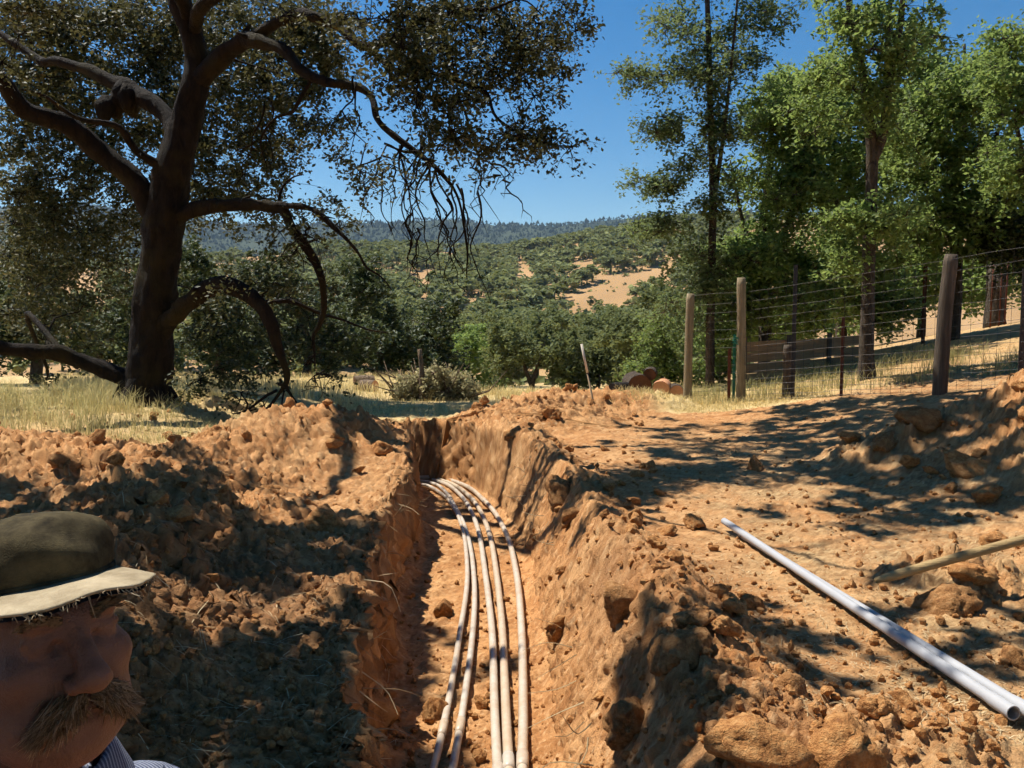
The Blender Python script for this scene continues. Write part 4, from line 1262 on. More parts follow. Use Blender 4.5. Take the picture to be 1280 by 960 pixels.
FP = [post('post', 861, 15.3, 367, 10.5, 'post_wood', .015)[0], post('post', 926, 14.9, 347, 11.5, 'post_wood', -.02)[0], post('steel_post', 992, 14.2, 331, 5, 'dark_steel', sec='t')[0],
      post('steel_post', 1053, 13.6, 396, 4, 'rust', sec='t')[0], post('post', 1180, 12.2, 318, 17, 'grey_wood', .05, 16, label='thick leaning grey post')[0], post('steel_post', 1277, 11.4, 335, 7, 'dark_steel', sec='t')[0]]
post('steel_post', 912, 14.85, 436, 4, 'rust', sec='t'); post('post', 985, 14.5, 431, 11.5, 'grey_wood'); post('steel_post', 918, 15.0, 418, 3.5, 'green_paint', sec='t')
post('steel_post', 1153, 21.0, 312, 5, 'rust', sec='t')
g = Geo()
for a, b in zip(FP[:-1], FP[1:]):
    n_ = max(2, int(np.linalg.norm(b - a) / .16)); hgt = 1.95
    for k in range(n_ + 1):
        p = a + (b - a) * k / n_ + [0, -.04, 0]
        g.tube([p + [0, 0, .03], p + [rng.normal(0, .01), 0, hgt]], .0026, 3, cap=False)
    hs_ = [.04, .12, .20, .30, .41, .53, .67, .82, .98, 1.14, 1.30, 1.46, 1.62, 1.78, 1.95]
    for h in hs_:
        m = (a + b) / 2 + [0, -.04 + rng.normal(0, .01), h + rng.normal(0, .012)]
        g.tube([a + [0, -.04, h], m, b + [0, -.04, h]], .0030, 3, cap=False)
tag(g.build('wire_mesh', M['wire'], fence), kind='stuff')
g = Geo(); pb = at(918, 425, 14.85)
for k in range(5): g.tube([pb + [rng.normal(0, .02), -.03, .06 - k * .03], pb + [rng.normal(0, .03), -.05, .05 - k * .03], pb + [.06, -.03, .04 - k * .03]], .010, 5)
g.build('tie', M['green_paint'], fence, True)

wall = thing('plank_wall', 'low retaining wall of weathered brown planks behind the wire fence', 'wall')
wall['kind'] = 'thing'
fence['kind'] = 'thing'
a = gp(925, 17.6); b = gp(1082, 19.0)
d_ = (b - a); Lw = math.hypot(d_[0], d_[1]); ang = math.atan2(d_[1], d_[0])
for r_ in range(4):
    x0 = 0.0
    k = 0
    while x0 < Lw:
        ln = min([1.5, 1.9, 1.3][(k + r_) % 3], Lw - x0)
        if ln > .2:
            g = Geo(); zc = .05 + r_ * .225 + .10 * x0 / Lw
            g.box((.004, -.02, 0), (ln - .004, .02, .212))
            o = g.build('plank', M['plank'], wall)
            o.location = (a[0] + math.cos(ang) * x0, a[1] + math.sin(ang) * x0 + rng.normal(0, .008), a[2] + zc)
            o.rotation_euler = (rng.normal(0, .02), -.05 + rng.normal(0, .008), ang)
        x0 += ln; k += 1
for f in (0.02, .36, .68, .98):
    p = a + d_ * f; g = Geo(); g.box((-.05, -.075, -.3), (.05, -.0235, 1.06 + .1 * f))
    o = g.build('post', M['grey_wood'], wall); o.location = (p[0], p[1], a[2]); o.rotation_euler = (0, 0, ang)

# leaning white-topped stake by the earth heap
a = at(746, 524, 13.6); b = at(727, 430, 13.6); m = a + (b - a) * .62
st_ = thing('marker_stake', 'thin leaning stake with a white top behind the earth heap', 'stake')
g = Geo(); g.tube([a - (b - a) * .15, a, m], .017, 7); g.build('shaft', M['stake'], st_, True)
g = Geo(); g.tube([m, b], .021, 7); g.build('top', M['white_stake'], st_, True)

# stump with rusty rods at the far right
sp = gp(1243, 24.0)
stump = thing('broken_stump', 'broken tree stump with shredded bark at the far right', 'stump', None, tuple(sp))
g = Geo(); g.tube([[0, 0, -.3], [0, 0, .2], [.02, 0, 1.0], [0, 0, 1.75]], [.34, .28, .24, .22], 14, bark=.35, bs=5); g.build('trunk', M['grey_bark'], stump, True)
for k in range(7):
    a_ = k * .9; q = np.array([math.cos(a_), math.sin(a_), 0]) * .22
    g = Geo(); g.tube([q + [0, 0, .6], q * 1.08 + [0, 0, 1.3], q * 1.2 + [rng.normal(0, .04), 0, 1.75 + rng.uniform(.05, .35)]], [.05, .04, .006], 5, bark=.3); g.build('splinter', M['grey_bark'], stump, True)
for k, (px, yt) in enumerate(((1236, 318), (1247, 312), (1254, 308))):
    p = gp(px, 23.4); g = Geo(); zt = at(px, yt, 23.4)[2]; g.tube([p + [0, 0, -.2], [p[0] + .03, 23.4, zt]], .022, 6)
    tag(g.build('rusty_rod', M['rust'], None, True), ['leftmost rusty rod standing against the broken stump', 'middle rusty rod standing against the broken stump', 'rightmost and tallest rusty rod by the broken stump'][k], 'rod', 'rusty rods by the stump')

# ------------------------------------------------------------------ logs, brush pile
def log(name, p, d, length, r_, label, grp=None, bark='bark', end='log_end', seed=0):
    d = np.asarray(d, float); d /= np.linalg.norm(d); p = np.asarray(p, float)
    o = thing(name, label, 'log', grp, tuple(p))
    g = Geo(); g.tube([d * 0, d * length * .3, d * length * .7, d * length], [r_ * .98, r_ * 1.03, r_, r_ * .95], 18, bark=.14, cap=False, bs=7 + seed); g.build('bark', M[bark], o, True)
    for c, s in ((d * .003, -1), (d * (length - .003), 1)):
        g = Geo(); g.tube([c, c + d * s * .004], r_ * .93, 18, bark=.05); g.build('cut_face', M[end], o)
    return o


lp = lambda px, py, Y, lift: (lambda q: [q[0], Y, gh(q[0], Y, False) + lift])(at(px, py, Y))
log('cut_log', lp(800, 498, 16.0, .27), (-.05, 1, .02), 0.75, .235, 'big sawn log with a dark round end beside the leftmost fence post', 'logs by the fence')
log('cut_log', lp(826, 500, 15.9, .22), (.25, 1, .03), .6, .17, 'split log with pale orange wood right of the big dark log end', 'logs by the fence', 'cut_wood', 'cut_wood', 1)
log('cut_log', lp(846, 503, 15.9, .17), (.1, .9, 0), .5, .14, 'small pale sawn log end closest to the leftmost fence post', 'logs by the fence', 'bark', 'cut_wood', 2)
log('cut_log', lp(812, 486, 16.1, .50), (.2, 1, .0), .7, .13, 'thin dark log lying on top of the log pile', 'logs by the fence', 'bark', 'log_end', 3)
log('cut_log', lp(765, 517, 14.9, .07), (.7, .6, 0), .38, .10, 'charred black log lying in the dry grass right of the leaning stake', 'logs by the fence', 'charred', 'charred', 4)
log('cut_log', lp(443, 503, 21.0, .17), (1, .35, 0), .5, .19, 'sawn log lying in the dry field left of the brush pile', 'field logs', 'dead_wood', 'log_end', 5)
log('cut_log', lp(452, 507, 20.2, .13), (.9, -.5, 0), .42, .15, 'smaller grey log in front of the sawn field log', 'field logs', 'dead_wood', 'cut_wood', 6)
g = Geo(); p = at(745, 472, 20); g.tube([[p[0], 20, gh(p[0], 20) - .1], [p[0] + .02, 20, gh(p[0], 20) + .5]], [.2, .16], 10, bark=.2)

brush = thing('brush_pile', 'heap of cut branches with faded olive leaves beyond the end of the trench', 'brush pile', None, tuple(gp(545, 17.5)))
B = Tree(91); off = np.array(brush.location)
RB = np.random.default_rng(5)
bc = [(520, 490), (545, 480), (570, 485), (560, 470), (505, 500), (585, 500), (535, 500), (560, 505), (510, 478), (575, 470), (548, 492)]
for k in range(70):
    a = RB.uniform(0, 6.28); q = RB.uniform(.2, 1.0)
    s_ = np.array([math.cos(a) * q * .9, math.sin(a) * q * .6, RB.uniform(0, .2)]); e_ = s_ + np.array([RB.normal(0, .45), RB.normal(0, .35), RB.uniform(.05, .75)])
    g_ = B.branch; g_.tube([s_, (s_ + e_) / 2 + RB.normal(0, .06, 3), e_], [.02, .014, .005], 5)
    B.skel = np.vstack([B.skel, [*e_, .01]])
for k in range(230):
    u_ = RB.uniform(-1, 1); v_ = RB.uniform(-1, .75)
    if u_ * u_ + v_ * v_ > 1: continue
    px = 546 + 50 * u_; py = 494 + 30 * v_
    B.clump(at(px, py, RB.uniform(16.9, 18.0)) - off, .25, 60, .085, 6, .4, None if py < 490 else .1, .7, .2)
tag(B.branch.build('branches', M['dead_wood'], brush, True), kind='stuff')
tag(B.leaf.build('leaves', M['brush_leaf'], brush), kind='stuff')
p = at(527, 520, 17.0); g = Geo(); g.tube(cat([[p[0], 17, gh(p[0], 17, False) - .2], [p[0] + .02, 17, gh(p[0], 17, False) + .5], [p[0] - .03, 17, gh(p[0], 17, False) + 1.05]], 8), np.linspace(.09, .045, 8), 8, bark=.3)
tag(g.build('dead_stub', M['dead_wood'], None, True), 'dead upright stub of a trunk in front of the brush pile', 'stump')
# ------------------------------------------------------------------ clods of earth
def ico(level):
    import bmesh
    bm = bmesh.new(); bmesh.ops.create_icosphere(bm, subdivisions=level, radius=1.0)
    v = np.array([x.co[:] for x in bm.verts]); f = np.array([[y.index for y in x.verts] for x in bm.faces]); bm.free()
    return v, f


IV, IF = ico(4)
IV2, IF2 = ico(1)


def clod_mesh(seed, V=IV, Fc=IF, mat='clod', amp=1.0):
    r = np.random.default_rng(seed)
    rad = np.ones(len(V)) * 1.1
    for _ in range(16):                              # broken faces
        n = r.normal(size=3); n /= np.linalg.norm(n); d = r.uniform(.55, .95)
        c = V @ n
        rad = np.where(c > .05, np.minimum(rad, d / np.maximum(c, .05)), rad)
    P = V * rad[:, None] * [1.0, r.uniform(.7, 1.0), r.uniform(.6, .85)]
    s = r.uniform(0, 40)
    k = .12 * fbm(V[:, 0] * 2.2 + s, V[:, 1] * 2.2, V[:, 2] * 2.2, seed=seed, o=2) + .17 * fbm(V[:, 0] * 5 + s, V[:, 1] * 5, V[:, 2] * 5, seed=seed + 3, o=4, g=.75)
    pit = np.maximum(0, fbm(V[:, 0] * 3.2 + s + 9, V[:, 1] * 3.2, V[:, 2] * 3.2, seed=seed + 7, o=2) - .15)
    P = P * (1 + amp * (k - .5 * pit))[:, None]
    return mesh_data('earth_clod', P, np.zeros((0, 4), int), Fc, M[mat], amp == 1.0)


CL = [clod_mesh(300 + i) for i in range(12)]
CD = [clod_mesh(300 + i, mat='clod_shade') for i in range(12)]
R = np.random.default_rng(55)


def clod(p, s, label, dark=False, group=None, sink=.56, k=None):
    o = link('earth_clod', (CD if dark else CL)[int(R.integers(12)) if k is None else k])
    s = np.asarray(s, float) * np.ones(3)
    o.location = (p[0], p[1], p[2] + s[2] * (.62 - sink)); o.scale = tuple(s); o.rotation_euler = (R.normal(0, .25), R.normal(0, .25), R.uniform(0, 6.28))
    return tag(o, label, 'clod', group)


def big(px, py, wpx, hpx, label, dark=False, **kw):
    p = on_ground(px, py + hpx * .38)
    Y = p[1]; s = wid(wpx, Y); h = wid(hpx, Y) / .72
    return clod(p, (s * 1.08, s, h), label, dark, 'large clods of earth', **kw)


big(262, 541, 42, 26, 'orange clod perched alone on the crest of the left bank')
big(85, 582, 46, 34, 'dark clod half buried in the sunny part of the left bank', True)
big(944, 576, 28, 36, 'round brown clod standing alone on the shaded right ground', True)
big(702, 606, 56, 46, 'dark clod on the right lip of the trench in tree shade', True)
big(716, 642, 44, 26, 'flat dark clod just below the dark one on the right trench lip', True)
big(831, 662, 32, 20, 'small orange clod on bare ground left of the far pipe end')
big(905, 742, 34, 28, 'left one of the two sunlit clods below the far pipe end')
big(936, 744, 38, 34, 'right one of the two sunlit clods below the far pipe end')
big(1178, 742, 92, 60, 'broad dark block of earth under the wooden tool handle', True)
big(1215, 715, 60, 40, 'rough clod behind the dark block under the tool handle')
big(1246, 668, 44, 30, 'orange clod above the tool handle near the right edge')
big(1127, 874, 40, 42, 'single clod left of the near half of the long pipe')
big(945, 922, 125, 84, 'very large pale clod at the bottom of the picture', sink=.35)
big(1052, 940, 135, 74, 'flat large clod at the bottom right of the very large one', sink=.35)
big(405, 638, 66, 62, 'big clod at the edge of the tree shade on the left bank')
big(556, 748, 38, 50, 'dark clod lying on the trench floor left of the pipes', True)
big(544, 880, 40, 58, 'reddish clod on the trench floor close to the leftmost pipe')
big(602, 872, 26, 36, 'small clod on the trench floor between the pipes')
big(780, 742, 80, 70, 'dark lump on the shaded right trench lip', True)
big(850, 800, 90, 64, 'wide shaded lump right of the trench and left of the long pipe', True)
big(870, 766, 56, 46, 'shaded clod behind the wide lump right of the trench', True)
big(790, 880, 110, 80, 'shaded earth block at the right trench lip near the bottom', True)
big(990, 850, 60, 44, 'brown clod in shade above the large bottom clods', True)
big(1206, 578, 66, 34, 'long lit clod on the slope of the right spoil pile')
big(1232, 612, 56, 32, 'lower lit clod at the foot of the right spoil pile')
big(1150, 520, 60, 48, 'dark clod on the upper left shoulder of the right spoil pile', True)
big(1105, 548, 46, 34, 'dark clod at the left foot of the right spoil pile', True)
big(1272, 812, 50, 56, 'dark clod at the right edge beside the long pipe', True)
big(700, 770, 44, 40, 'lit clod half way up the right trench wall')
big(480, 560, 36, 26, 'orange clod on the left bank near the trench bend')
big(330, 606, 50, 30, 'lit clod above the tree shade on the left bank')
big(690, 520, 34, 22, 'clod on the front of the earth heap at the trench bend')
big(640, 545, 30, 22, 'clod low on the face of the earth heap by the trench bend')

ZONES = [  # n, xlo, xhi, ylo, yhi, smin, smax, label, group
    (70, -5.5, -1.1, 4.2, 11.5, .035, .10, 'fist-sized clod among many on the left spoil bank', 'small clods on the left bank', False),
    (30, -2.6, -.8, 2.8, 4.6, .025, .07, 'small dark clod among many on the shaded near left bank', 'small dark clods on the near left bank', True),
    (60, .2, 1.5, 2.9, 10.5, .03, .085, 'fist-sized clod among many along the right lip of the trench', 'small clods on the right trench lip', False),
    (36, -.6, 2.0, 11.8, 14.2, .04, .11, 'clod among many on the earth heap by the trench bend', 'small clods on the earth heap', False),
    (34, 3.6, 6.5, 7.0, 9.5, .04, .13, 'clod among many on the spoil pile at the right edge', 'small clods on the right spoil pile', False),
    (44, 1.4, 4.2, 3.0, 9.0, .015, .05, 'small clod among many scattered on the flat right ground', 'small clods on the right ground', False),
    (26, -1.0, .1, 4.0, 9.0, .02, .05, 'small clod among many on the trench floor', 'small clods on the trench floor', False),
]
for n, x0, x1, y0, y1, s0, s1, lb, gr, dk in ZONES:
    X_ = R.uniform(x0, x1, n); Y_ = R.uniform(y0, y1, n); Z_ = ground(X_, Y_)
    if 'floor' in lb:
        k = Z_ < -.55; X_, Y_, Z_ = X_[k], Y_[k], Z_[k]
    for x, y, z in zip(X_, Y_, Z_):
        s = s0 + (s1 - s0) * R.uniform() ** 2
        clod((x, y, z), s * R.uniform(.75, 1.25, 3), lb, dk, gr, sink=.2)

# crumbs too small to pick apart
def crumbs(n, name, label, mat, xf, y0, y1, s0, s1, minz=-9):
    Y_ = 1 / R.uniform(1 / y1, 1 / y0, n); X_ = xf(Y_, n); Z_ = ground(X_, Y_)
    k = Z_ > minz; X_, Y_, Z_ = X_[k], Y_[k], Z_[k]; n = len(X_)
    V0 = IV2[None] * (1 + R.normal(0, .16, (n, len(IV2), 1))) * R.uniform(.6, 1.1, (n, 1, 3))
    s = (s0 + (s1 - s0) * R.uniform(size=n) ** 3)[:, None, None]
    a = R.uniform(0, 6.28, n); ca, sa = np.cos(a)[:, None], np.sin(a)[:, None]
    V = V0 * s; V = np.stack([V[..., 0] * ca - V[..., 1] * sa, V[..., 0] * sa + V[..., 1] * ca, V[..., 2]], -1)
    V += np.stack([X_, Y_, Z_ + s[:, 0, 0] * .35], 1)[:, None, :]
    t = (np.arange(n)[:, None, None] * len(IV2) + IF2[None]).reshape(-1, 3)
    g = Geo(); g.add(V.reshape(-1, 3), None, t)
    o = g.build(name, M[mat]); tag(o, label, 'soil', kind='stuff')


IV2, IF2 = ico(1)
OV2, OF2 = np.array([[1, 0, 0], [-1, 0, 0], [0, 1, 0], [0, -1, 0], [0, 0, 1], [0, 0, -1.0]]), np.array([[0, 2, 4], [2, 1, 4], [1, 3, 4], [3, 0, 4], [2, 0, 5], [1, 2, 5], [3, 1, 5], [0, 3, 5]])
crumbs(6000, 'loose_soil', 'loose orange soil crumbs strewn over the banks', 'clod', lambda Y, n: R.uniform(-.62, .62, n) * Y, 2.8, 13.5, .005, .030)
crumbs(2000, 'shade_soil', 'soil crumbs with shade in their colour on the left bank', 'clod_shade', lambda Y, n: R.uniform(-.62, -.16, n) * Y, 2.8, 6.5, .004, .022)

# ------------------------------------------------------------------ grass and straw
def blades(g, X, Y, h, w_, lean=.35, seg=2, tone=None, z=None):
    n = len(X); Z = ground(X, Y, False) - .02 if z is None else z
    a = R.uniform(0, 6.28, n); l = h * R.uniform(.1, 1, n) * lean * 2
    b = a + R.normal(0, .6, n) + 1.57
    sx, sy = np.cos(b) * w_ / 2, np.sin(b) * w_ / 2
    P0 = np.c_[X, Y, Z]
    m = P0 + np.c_[np.cos(a) * l * .3, np.sin(a) * l * .3, h * .6]; e = P0 + np.c_[np.cos(a) * l, np.sin(a) * l, h * R.uniform(.82, 1, n)]
    S = np.c_[sx, sy, np.zeros(n)]
    V = np.stack([P0 - S, P0 + S, m + S * .75, m - S * .75, e], 1).reshape(-1, 3)
    i = np.arange(n)[:, None] * 5
    q = i + np.array([[0, 1, 2, 3]]); t = i + np.array([[3, 2, 4]])
    c = R.uniform(0, 1, n) if tone is None else np.clip(tone + R.normal(0, .18, n), 0, 1)
    g.add(V, q, t, np.repeat(c, 5))


def tufts(nt, per, x0, x1, y0, y1, spread):
    tx = R.uniform(x0, x1, nt); ty = R.uniform(y0, y1, nt)
    X = np.repeat(tx, per) + R.normal(0, spread, nt * per); Y = np.repeat(ty, per) + R.normal(0, spread, nt * per)
    return X, Y, np.repeat(R.uniform(.55, 1.15, nt), per), np.repeat(R.uniform(0, 1, nt), per)


g = Geo()
X, Y, hs_, tn = tufts(230, 46, -8.5, -3.5, 8.6, 13.5, .12)
k = (Y > 8.7 + .35 * np.clip(X + 4.6, -1, 1)) & (np.hypot(X + 5.3, Y - 12) > .5)
X, Y, hs_, tn = X[k], Y[k], hs_[k], tn[k]
left = sstep(-4.0, -5.6, X)
blades(g, X, Y, (.13 + .26 * left) * hs_ * R.uniform(.6, 1.15, len(X)), .007, .45, tone=.38 + .55 * tn)
tag(g.build('tall_grass', M['grass_green']), 'long pale green and straw grass round the foot of the oak', 'grass', kind='stuff')
g = Geo()
n = 14000
Y = 15 + 24 * R.uniform(size=n) ** 1.6; X = -.55 * Y + R.uniform(0, 1, n) * (.55 * Y + 1.2)
k = (seg_dist(X, Y, TRc[:, :2])[0] > .7) & ((Y > 14.6) | (X < -3))
hs2 = np.where(np.hypot(X + 1.6, (Y - 17) * .7) < 1.6, .45, 1.0)[k]
X, Y = X[k], Y[k]
blades(g, X, Y, hs2 * R.uniform(.16, .36, len(X)) * (1 - .5 * sstep(-4, 0, X) * sstep(18, 15, Y)), .012, .4)
n = 3500; Y = 16 + 26 * R.uniform(size=n) ** 1.5; X = R.uniform(-.02, .22, n) * Y
blades(g, X, Y, R.uniform(.12, .28, n), .013, .4)
n = 5000; Y = R.uniform(13.7, 15.2, n); X = R.uniform(-3.0, .1, n); k = seg_dist(X, Y, TRc[:, :2])[0] > .55
blades(g, X[k], Y[k], R.uniform(.03, .10, int(k.sum())), .008, .6)
n = 9000; Y = R.uniform(13.4, 16.0, n); X = R.uniform(1.6, 5.4, n); k = fbm(X * 1.1, Y * 1.1, seed=6) > -.25
blades(g, X[k], Y[k], R.uniform(.05, .20, int(k.sum())) * sstep(13.2, 14.6, Y[k]), .009, .5)
tag(g.build('dry_grass', M['grass_dry']), 'dry golden grass of the field and along the fence', 'grass', kind='stuff')
g = Geo()
X, Y, hs_, tn = tufts(170, 34, 2.6, 9.0, 12.8, 17.5, .13)
k = (Y > 15.0 - (X - 3) * .48)
blades(g, X[k], Y[k], .34 * hs_[k] * R.uniform(.5, 1.1, int(k.sum())), .008, .35, tone=.1 + .55 * tn[k])
tag(g.build('fence_grass', M['grass_green']), 'green weeds and seeding grass along the wire fence', 'grass', kind='stuff')

# straw and twigs on the right ground, rootlets on the banks
def slivers(n, X, Y, l0, l1, name, label, mat, w_=.004, lift=.006):
    a = R.uniform(0, 6.28, n); l = R.uniform(l0, l1, n) / 2
    dx, dy = np.cos(a) * l, np.sin(a) * l; wx, wy = -np.sin(a) * w_ / 2, np.cos(a) * w_ / 2
    z0 = ground(X - dx, Y - dy) + lift; z1 = ground(X + dx, Y + dy) + lift
    zt = np.maximum(z0, z1); z0 = np.maximum(z0, zt - l); z1 = np.maximum(z1, zt - l)
    top = np.c_[X, Y, (z0 + z1) / 2 + .003 + l * .06]
    A_ = np.c_[X - dx, Y - dy, z0]; B_ = np.c_[X + dx, Y + dy, z1]; S = np.c_[wx, wy, np.zeros(n)]
    V = np.stack([A_ - S, A_ + S, top + S, top - S, B_ + S * .5, B_ - S * .5], 1).reshape(-1, 3)
    i = np.arange(n)[:, None] * 6
    g = Geo(); g.add(V, np.concatenate([i + [[0, 1, 2, 3]], i + [[3, 2, 4, 5]]]), None, np.repeat(R.uniform(0, 1, n), 6))
    tag(g.build(name, M[mat]), label, 'litter', kind='stuff')


n = 8000; Y = 1 / R.uniform(1 / 13.0, 1 / 3.0, n); X = R.uniform(.14, .66, n) * Y
k = (X > 1.1) & (fbm(X * 1.6, Y * 1.6, seed=33, o=3) > -.12); X, Y = X[k], Y[k]
slivers(len(X), X, Y, .015, .06, 'straw_litter', 'bits of straw and dry leaf scattered on the right ground', 'straw', .0035, .002)
n = 900; Y = 1 / R.uniform(1 / 9.0, 1 / 2.8, n); X = R.uniform(-.6, -.14, n) * Y
slivers(len(X), X, Y, .03, .16, 'rootlets', 'torn rootlets sticking out of the left bank', 'straw', .0035, .012)
g = Geo()
for k in range(60):                                  # roots torn out along the trench edges
    y = R.uniform(2.9, 9.0); s = -1 if R.uniform() < .75 else 1
    j = int(np.argmin(np.abs(TRc[:, 1] - y))); x = TRc[j, 0] + s * (TRc[j, 3] + .02)
    z = R.uniform(-.45, .05); p = np.array([x + .06 * s, y, z]); d = np.array([-s * R.uniform(.1, .28), R.normal(0, .1), R.normal(-.05, .1)])
    g.tube(cat([p, p + d * .5 + R.normal(0, .03, 3), p + d], 6), np.linspace(.0035, .0012, 6), 4, c=R.uniform(.3, 1), cap=False)
tag(g.build('roots', M['straw']), 'thin torn roots hanging from the trench sides', 'roots', kind='stuff')
# ------------------------------------------------------------------ the man in the foreground
def surf_nets(Fv, xs, ys, zs):
    nx, ny, nz = Fv.shape
    ins = Fv < 0
    cnt = np.zeros((nx - 1, ny - 1, nz - 1), np.int8)
    for a in (0, 1):
        for b in (0, 1):
            for c in (0, 1): cnt += ins[a:nx - 1 + a, b:ny - 1 + b, c:nz - 1 + c]
    act = (cnt > 0) & (cnt < 8)
    ci, cj, ck = np.nonzero(act)
    idx = -np.ones(act.shape, np.int64); idx[ci, cj, ck] = np.arange(len(ci))
    S = np.zeros((len(ci), 3)); N = np.zeros(len(ci))
    E = [((a, b, 0), (a, b, 1)) for a in (0, 1) for b in (0, 1)] + [((a, 0, b), (a, 1, b)) for a in (0, 1) for b in (0, 1)] + [((0, a, b), (1, a, b)) for a in (0, 1) for b in (0, 1)]
    for p, q in E:
        fa = Fv[ci + p[0], cj + p[1], ck + p[2]]; fb = Fv[ci + q[0], cj + q[1], ck + q[2]]
        m = (fa < 0) != (fb < 0)
        t = np.where(m, fa / np.where(m, fa - fb, 1), 0)
        A = np.stack([xs[ci + p[0]], ys[cj + p[1]], zs[ck + p[2]]], 1); B = np.stack([xs[ci + q[0]], ys[cj + q[1]], zs[ck + q[2]]], 1)
        S += np.where(m[:, None], A + (B - A) * t[:, None], 0); N += m
    V = S / N[:, None]
    Q = []
    for ax in range(3):
        sl0 = [slice(None)] * 3; sl1 = [slice(None)] * 3
        sl0[ax] = slice(0, -1); sl1[ax] = slice(1, None)
        d = ins[tuple(sl0)].astype(int) - ins[tuple(sl1)].astype(int)
        I = np.stack(np.nonzero(d), 1)
        sg = d[tuple(I.T)]
        u, v = [(1, 2), (2, 0), (0, 1)][ax]
        ok = (I[:, u] > 0) & (I[:, v] > 0) & (I[:, u] < Fv.shape[u] - 1) & (I[:, v] < Fv.shape[v] - 1)
        I, sg = I[ok], sg[ok]
        def cell(du, dv):
            J = I.copy(); J[:, u] += du; J[:, v] += dv
            return idx[J[:, 0], J[:, 1], J[:, 2]]
        q = np.stack([cell(-1, -1), cell(0, -1), cell(0, 0), cell(-1, 0)], 1)
        q[sg < 0] = q[sg < 0][:, ::-1]
        Q.append(q)
    return V, np.concatenate(Q)


def smin(a, b, k):
    h = np.clip(.5 + .5 * (b - a) / k, 0, 1)
    return b * (1 - h) + a * h - k * h * (1 - h)


def smax(a, b, k): return -smin(-a, -b, k)


def ell(X, c, r):
    x, y, z = (X[0] - c[0]) / r[0], (X[1] - c[1]) / r[1], (X[2] - c[2]) / r[2]
    k = np.sqrt(x * x + y * y + z * z)
    return (k - 1) * min(r)


def cap(X, a, b, ra, rb):
    a = np.array(a, np.float32); b = np.array(b, np.float32); d = b - a
    px, py, pz = X[0] - a[0], X[1] - a[1], X[2] - a[2]
    t = np.clip((px * d[0] + py * d[1] + pz * d[2]) / (d @ d), 0, 1)
    return np.sqrt((px - d[0] * t) ** 2 + (py - d[1] * t) ** 2 + (pz - d[2] * t) ** 2) - (ra + (rb - ra) * t)


PITCH_H = math.radians(-8)
PIV = np.array([0, .035, -.10])


def head_space(X):
    """undo the bowed head"""
    y, z = X[1] - PIV[1], X[2] - PIV[2]
    c, s = math.cos(PITCH_H), math.sin(PITCH_H)
    return (X[0], y * c + z * s + PIV[1], -y * s + z * c + PIV[2])


def head_out(V):
    V = np.asarray(V, float); y, z = V[:, 1] - PIV[1], V[:, 2] - PIV[2]
    c, s = math.cos(PITCH_H), math.sin(PITCH_H)
    return np.c_[V[:, 0], y * c - z * s + PIV[1], y * s + z * c + PIV[2]]


def sd_head(X):
    X = head_space(X)
    f = ell(X, (0, .018, .036), (.076, .094, .082))
    f = smin(f, ell(X, (0, -.028, -.035), (.066, .070, .088)), .03)
    f = smin(f, ell(X, (0, -.052, -.100), (.040, .040, .032)), .03)
    for s in (-1, 1):
        f = smin(f, ell(X, (s * .046, -.062, -.022), (.024, .024, .020)), .02)
        f = smin(f, ell(X, (s * .045, -.040, -.075), (.026, .034, .034)), .025)
    f = smin(f, cap(X, (-.036, -.080, .030), (.036, -.080, .030), .013, .013), .014)
    for s in (-1, 1):
        f = smax(f, -ell(X, (s * .033, -.100, .008), (.020, .018, .013)), .010)
        f = smin(f, ell(X, (s * .033, -.074, .006), (.0155, .0155, .0135)), .004)
        f = smin(f, cap(X, (s * .018, -.089, .014), (s * .048, -.080, .013), .0045, .004), .005)      # upper lid fold
        f = smin(f, cap(X, (s * .02, -.086, -.010), (s * .046, -.078, -.012), .005, .0045), .008)      # bag under the eye
    f = smin(f, cap(X, (0, -.088, .022), (0, -.116, -.028), .0085, .0135), .012)
    f = smin(f, ell(X, (0, -.117, -.033), (.0165, .0155, .0135)), .008)
    for s in (-1, 1):
        f = smin(f, ell(X, (s * .0155, -.103, -.037), (.0100, .013, .0095)), .006)
        f = smax(f, -ell(X, (s * .008, -.110, -.047), (.0045, .006, .006)), .003)
        f = smax(f, -cap(X, (s * .026, -.096, -.040), (s * .040, -.078, -.075), .003, .003), .010)   # cheek fold
    f = smin(f, cap(X, (-.020, -.088, -.068), (.020, -.088, -.068), .007, .007), .010)
    f = smin(f, cap(X, (-.016, -.087, -.080), (.016, -.087, -.080), .0075, .0075), .010)
    f = smax(f, -cap(X, (-.022, -.098, -.0735), (.022, -.098, -.0735), .002, .002), .003)
    for s in (-1, 1):
        e_ = ell(X, (s * .079, .014, -.008), (.010, .021, .033))
        e_ = smax(e_, -ell(X, (s * .090, .010, -.005), (.008, .012, .020)), .004)
        f = smin(f, e_, .008)
    return f


def sd_torso(X):
    f = cap(X, (-.15, .11, -.335), (.15, .11, -.335), .066, .066)
    f = smin(f, ell(X, (0, .085, -.46), (.175, .118, .22)), .06)
    f = smin(f, ell(X, (0, .055, -.68), (.165, .122, .22)), .06)
    return smin(f, ell(X, (0, .06, -.86), (.165, .118, .13)), .05)


def sd_arms(X):
    f = None
    for s in (-1, 1):
        g = smin(cap(X, (s * .185, .11, -.345), (s * .245, .09, -.58), .056, .043), cap(X, (s * .245, .09, -.58), (s * .235, -.01, -.80), .041, .028), .02)
        f = g if f is None else np.minimum(f, g)
    return f


